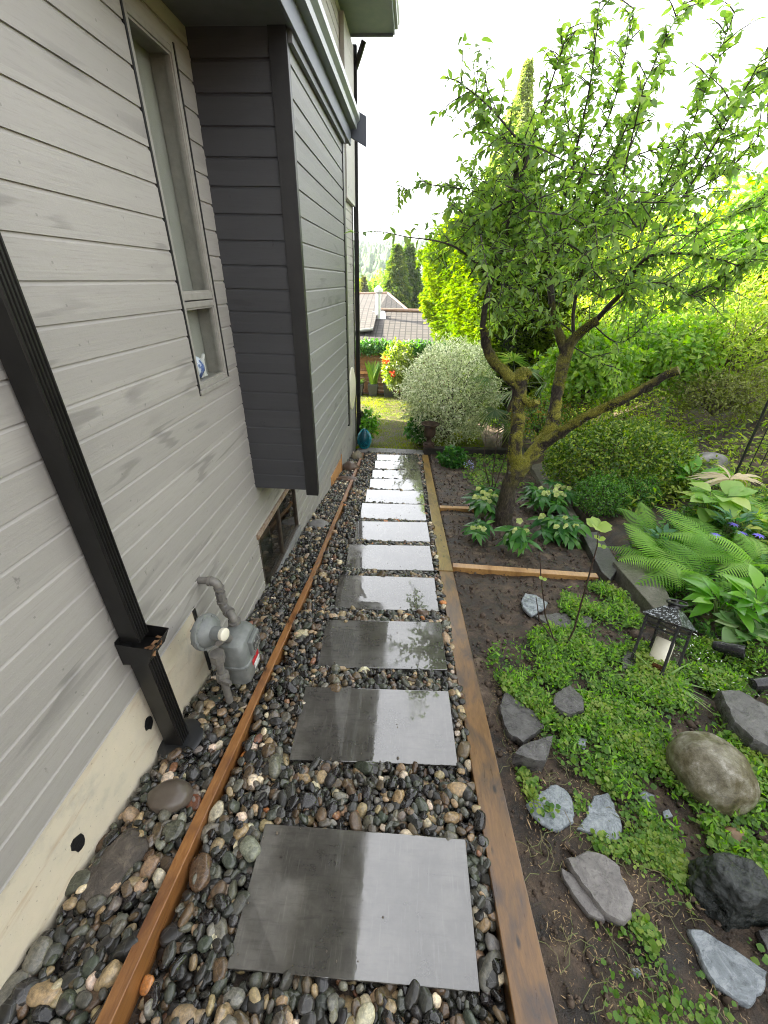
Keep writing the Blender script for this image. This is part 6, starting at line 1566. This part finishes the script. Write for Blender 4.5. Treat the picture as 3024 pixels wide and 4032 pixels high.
def pot(px, w, label, kind):
    c = Vector(P(px, 851, 14.55)); c.z = -3.60; root = empty('potted_plant', c, label, 'potted plant')
    q = MB(); h = .42; V = [(c.x + sx_ * w * (.36 if k == 0 else .5) , c.y + sy * w * (.36 if k == 0 else .5), c.z + k * h) for k in (0, 1) for sx_, sy in ((-1, -1), (1, -1), (1, 1), (-1, 1))]
    q.add(V, [(0, 1, 5, 4), (1, 2, 6, 5), (2, 3, 7, 6), (3, 0, 4, 7), (0, 3, 2, 1), (4, 5, 6, 7)]); q.build('pot', POT, root, bevel=.008)
    n = 150 if kind == 'tall' else 110; a = rng.random(n) * 6.283
    hh, sp_ = (.75, .18) if kind == 'tall' else (.30, .8)
    D_ = np.c_[np.cos(a) * sp_, np.sin(a) * sp_, np.ones(n)] * rng.uniform(.5, 1.1, (n, 1)); P_ = np.tile([c.x, c.y, c.z + h - .02], (n, 1)) + rng.normal(size=(n, 3)) * [.05, .05, .0]
    inst('foliage', BLADE[0] * [1.3, 1, .6], BLADE[1], frames(D_, np.tile([0, -.3, 1.], (n, 1))) * (hh * rng.uniform(.5, 1.1, n))[:, None, None], P_, leafmat('reed_leaf', (.10, .24, .03), (.22, .36, .05), .4, .45, c3=(.36, .44, .10)), root, smooth=False)
pot(774, .40, 'charcoal planter with a low spreading plant at the left of the fence', 'low')
pot(806, .36, 'charcoal planter with tall upright reeds in the middle of the fence', 'tall')
pot(840, .40, 'charcoal planter partly hidden under the yellow green shrub', 'low')

# ================================================================== NEIGHBOUR'S HOUSE
m, nt, b = newmat('grey_roof_tile'); v = coords(nt)
tc = N(nt, 'ShaderNodeTexBrick'); nt.links.new(coords(nt, (1, 1, 1), 'UV'), tc.inputs['Vector'])
tc.inputs['Scale'].default_value = 1; tc.offset = .0; tc.inputs['Brick Width'].default_value = .30; tc.inputs['Row Height'].default_value = .36; tc.inputs['Mortar Size'].default_value = .035; tc.inputs['Mortar Smooth'].default_value = .4
tc.inputs['Color1'].default_value = (.040, .036, .034, 1); tc.inputs['Color2'].default_value = (.056, .049, .045, 1); tc.inputs['Mortar'].default_value = (.010, .009, .008, 1)
nt.links.new(tc.outputs['Color'], b.inputs['Base Color']); b.inputs['Roughness'].default_value = .85; bump(nt, b, tc.outputs['Fac'], -.8, .06)
ROOF = m
def roofplane(q, pts): q.append([Vector(p) for p in pts])
def roofmesh(name, quads, thick, parent, mat):
    V, F, UV = [], [], []
    for pts in quads:
        u = (pts[1] - pts[0]).normalized(); nn = (pts[1] - pts[0]).cross(pts[2] - pts[0]).normalized(); w = nn.cross(u); b0 = len(V)
        if nn.z < 0: nn = -nn
        V += pts + [p - nn * thick for p in pts]; k = len(pts)
        F += [tuple(range(b0, b0 + k)), tuple(range(b0 + k, b0 + 2 * k))[::-1]] + [(b0 + i, b0 + k + i, b0 + k + (i + 1) % k, b0 + (i + 1) % k) for i in range(k)]
        UV += [((p - pts[0]).dot(u), (p - pts[0]).dot(w)) for p in pts] * 2
    me = bpy.data.meshes.new(name); me.from_pydata([tuple(p) for p in V], [], F); uvl = me.uv_layers.new(name='UVMap')
    for l in me.loops: uvl.data[l.index].uv = UV[l.vertex_index]
    return link(name, me, mat, parent)
nh = empty('neighbour_house', (-2.5, 27, -6.5), 'neighbouring house with grey tiled hip roofs and a metal vent beyond the fence', 'house')
e1, e2 = Vector(P(700, 752, 21)), Vector(P(1010, 752, 21)); r1, r2 = Vector(P(816, 668, 26)), Vector(P(1000, 680, 26))
e2.z = e1.z = (e1.z + e2.z) / 2; r1.z = r2.z = (r1.z + r2.z) / 2
e1 = Vector((r1.x - 3.4, e1.y, e1.z)); e2 = Vector((r2.x + 2, e2.y, e2.z))
front = [e1, e2, Vector((r2.x + 2, r2.y, r2.z)), r1]
back_ = [Vector((r2.x + 2, r2.y, r2.z)), r1, Vector((r1.x, 31, e1.z)), Vector((r2.x + 2, 31, e1.z))]
roofmesh('roof', [front, back_], .12, nh, ROOF)
g1, g2 = Vector(P(700, 723, 22.5)), Vector(P(806, 710, 22.5)); h1, h2 = Vector(P(640, 637, 30)), Vector(P(838, 634, 30)); h3 = Vector(P(900, 682, 27.5))
roofmesh('roof', [[g1, g2, Vector(P(816, 670, 25.5)), h3, h2, h1]], .12, nh, ROOF)
q = MB(); q.box(-9, 6, 22.6, 30, -8, -3.9); q.box(-9, g2.x - .3, 22.9, 30, -5, g2.z - .3); q.build('wall', simple('grey_render', (.20, .20, .19), .8), nh)
q = MB(); q.tube([r1 + Vector((.02, 0, .0)), r1 + Vector((.02, 0, .06)), r2 + Vector((2, 0, .06))], .10, 8); q.tube([h2, Vector(P(880, 670, 28)), h3], .10, 8); q.tube([h1, h2], .10, 8)
q.build('ridge_tiles', simple('orange_ridge_tile', (.13, .075, .05), .5, (.17, .11, .075), 6), nh, smooth=True)
q = MB(); q.tube([g1 + Vector((0, -.05, -.02)), g2 + Vector((0, -.05, -.02))], .08, 8); q.build('gutter', simple('dark_gutter', (.10, .11, .10), .5), nh)
vb = Vector(P(817, 688, 24.9)); q = MB(); q.tube([vb + Vector((0, 0, -.2)), vb + Vector((0, 0, 1.25))], .14, 14); q.tube([vb + Vector((0, 0, 1.2)), vb + Vector((0, 0, 1.3)), vb + Vector((0, 0, 1.42)), vb + Vector((0, 0, 1.6))], [.14, .24, .24, .05], 14)
vp = q.build('vent_pipe', simple('galvanised_steel', (.55, .57, .60), .35, (.65, .67, .7), 8, metal=.6), nh, smooth=True)
q = MB(); q.slabpoly([vb + Vector((-.5, -.55, -.27)), vb + Vector((.5, -.55, -.27)), vb + Vector((.35, .4, .33)), vb + Vector((-.35, .4, .33))], [vb + Vector((-.5, -.55, -.32)), vb + Vector((.5, -.55, -.32)), vb + Vector((.35, .4, .28)), vb + Vector((-.35, .4, .28))]); q.build('flashing', bpy.data.materials['galvanised_steel'], vp)

# ================================================================== FAR TREES AND HILL
def con_px(px, py, Y, r, n, size, mat, label, name='conifer', seed=0, p=.85):
    t = P(px, py, Y); zb_ = terrain(t[0], Y) - .5; return conifer(name, label, (t[0], Y, zb_), t[2] - zb_, r, n, size, mat, seed=seed, p=p)
L_C2 = leafmat('sunlit_conifer_spray', (.06, .10, .04), (.11, .16, .05), .35, .6, c3=(.22, .25, .07))
con_px(858, 528, 46, 3.1, 6500, .95, L_C2, 'left one of the two tall dark conifers behind the tiled roof', seed=1, p=.8)
con_px(884, 526, 49, 3.6, 6500, 1.0, L_CON, 'right one of the two tall dark conifers, next to the sunlit hedge', seed=3, p=.75)
con_px(786, 596, 62, 1.9, 1800, .9, leafmat('brown_spruce_spray', (.10, .11, .05), (.17, .16, .08), .35, .6), 'thin brownish spruce above the left ridge of the tiled roof', 'spruce', 5, .9)
def round_tree(px, py, Y, r, label, mat, seed):
    c = P(px, py, Y); return bush('deciduous_tree', label, 'tree', c, (r, r, r * .95), 1500, r * .17, mat, OVAL, seed=seed, amp=.35, shell=.6, twigs=6, zmin=-.9)
L_FAR = leafmat('far_leaf', (.08, .16, .03), (.17, .26, .05), .4, .6, c3=(.26, .33, .08))
round_tree(815, 648, 64, 2.4, 'light green tree between the spruce and the tall conifers', L_FAR, 61); round_tree(768, 650, 66, 2.6, 'light green tree at the house edge left of the spruce', L_FAR, 62); round_tree(833, 630, 75, 2.6, 'green tree behind, touching the left tall conifer', L_FAR, 63)
# hill
hv = []; hx = np.linspace(-260, 330, 70); hy = np.linspace(150, 900, 40)
for y in hy:
    for x in hx:
        t = (y - 150) / 750; ridge = 33 + 9 * mnoise.noise(Vector((x * .009, 3, 0))) + 5 * mnoise.noise(Vector((x * .03, 1, 0)))
        hv.append((x, y, -22 + (ridge + 22) * max(0, math.sin(min(1, t * 1.35) * math.pi / 2)) ** 1.1))
ii = np.arange(70 * 40).reshape(40, 70); hfc = np.stack([ii[:-1, :-1], ii[:-1, 1:], ii[1:, 1:], ii[1:, :-1]], -1).reshape(-1, 4)
ho = link('hill', npmesh('hill', hv, hfc), simple('hill_ground', (.05, .09, .03), .9, (.09, .13, .05), .05), smooth=True); tag(ho, kind='structure')
def hill_z(x, y):
    t = (y - 150) / 750; ridge = 33 + 9 * mnoise.noise(Vector((x * .009, 3, 0))) + 5 * mnoise.noise(Vector((x * .03, 1, 0)))
    return -22 + (ridge + 22) * max(0, math.sin(min(1, t * 1.35) * math.pi / 2)) ** 1.1
T1v, T1f = ico(2); PP, SS, TT = [], [], []
for i in range(4200):
    y = R_.uniform(180, 760); x = R_.uniform(-.22 * y - 20, .10 * y + 20); PP.append((x, y, hill_z(x, y) + 3)); s = R_.uniform(1.8, 5.5); tall = R_.random() < .4
    SS.append((s * (.55 if tall else 1), s * (.55 if tall else 1), s * (2.0 if tall else 1.05))); TT.append(R_.random() * (.5 if tall else 1))
tv = np.array([p * (1 + .35 * mnoise.noise(Vector(p) * 2.2)) for p in T1v])
fw = inst('hill_forest', tv, T1f, np.tile(np.eye(3), (len(PP), 1, 1)), np.array(PP), leafmat('forest_leaf', (.03, .07, .025), (.07, .13, .035), .1, .8, c3=(.14, .20, .05)), None, tint=np.array(TT), S=np.array(SS), smooth=True)
tag(fw, 'distant forest covering the hill on the horizon', 'forest', kind='stuff')
k = 0
for i in range(26):
    y = R_.uniform(260, 560); x = R_.uniform(-.16 * y, .02 * y); z = hill_z(x, y)
    q = MB(); w_, d_, h_ = R_.uniform(4, 7), R_.uniform(4, 6), R_.uniform(5, 8)
    q.box(x - w_, x + w_, y - d_, y + d_, z, z + h_); o = q.build('distant_house', simple('pale_house_wall', (.62, .60, .56), .8) if i == 0 else bpy.data.materials['pale_house_wall'])
    q = MB(); q.slabpoly([(x - w_ - .5, y - d_ - .5, z + h_), (x + w_ + .5, y - d_ - .5, z + h_), (x + w_ + .5, y, z + h_ + 3), (x - w_ - .5, y, z + h_ + 3)], [(x - w_ - .5, y + d_ + .5, z + h_), (x + w_ + .5, y + d_ + .5, z + h_), (x + w_ + .5, y + .1, z + h_ + 3), (x - w_ - .5, y + .1, z + h_ + 3)]); q.build('roof', simple('far_roof', (.16, .14, .13), .8) if i == 0 else bpy.data.materials['far_roof'], o)
    tag(o, 'tiny pale house among the trees of the distant hill', 'house', 'pale houses on the distant hill')

# ================================================================== HAZE
hzb = MB(); hzb.box(-640, 640, -66, 1540, -40, 70)
ho_ = hzb.build('haze', None); tag(ho_, kind='stuff')
m = bpy.data.materials.new('haze_air'); m.use_nodes = True; nt = m.node_tree; nt.nodes.clear()
out = nt.nodes.new('ShaderNodeOutputMaterial'); pv_ = nt.nodes.new('ShaderNodeVolumePrincipled')
pv_.inputs['Color'].default_value = (.86, .91, 1.0, 1); pv_.inputs['Density'].default_value = .0003; pv_.inputs['Anisotropy'].default_value = .35
nt.links.new(pv_.outputs[0], out.inputs['Volume']); ho_.data.materials.append(m)
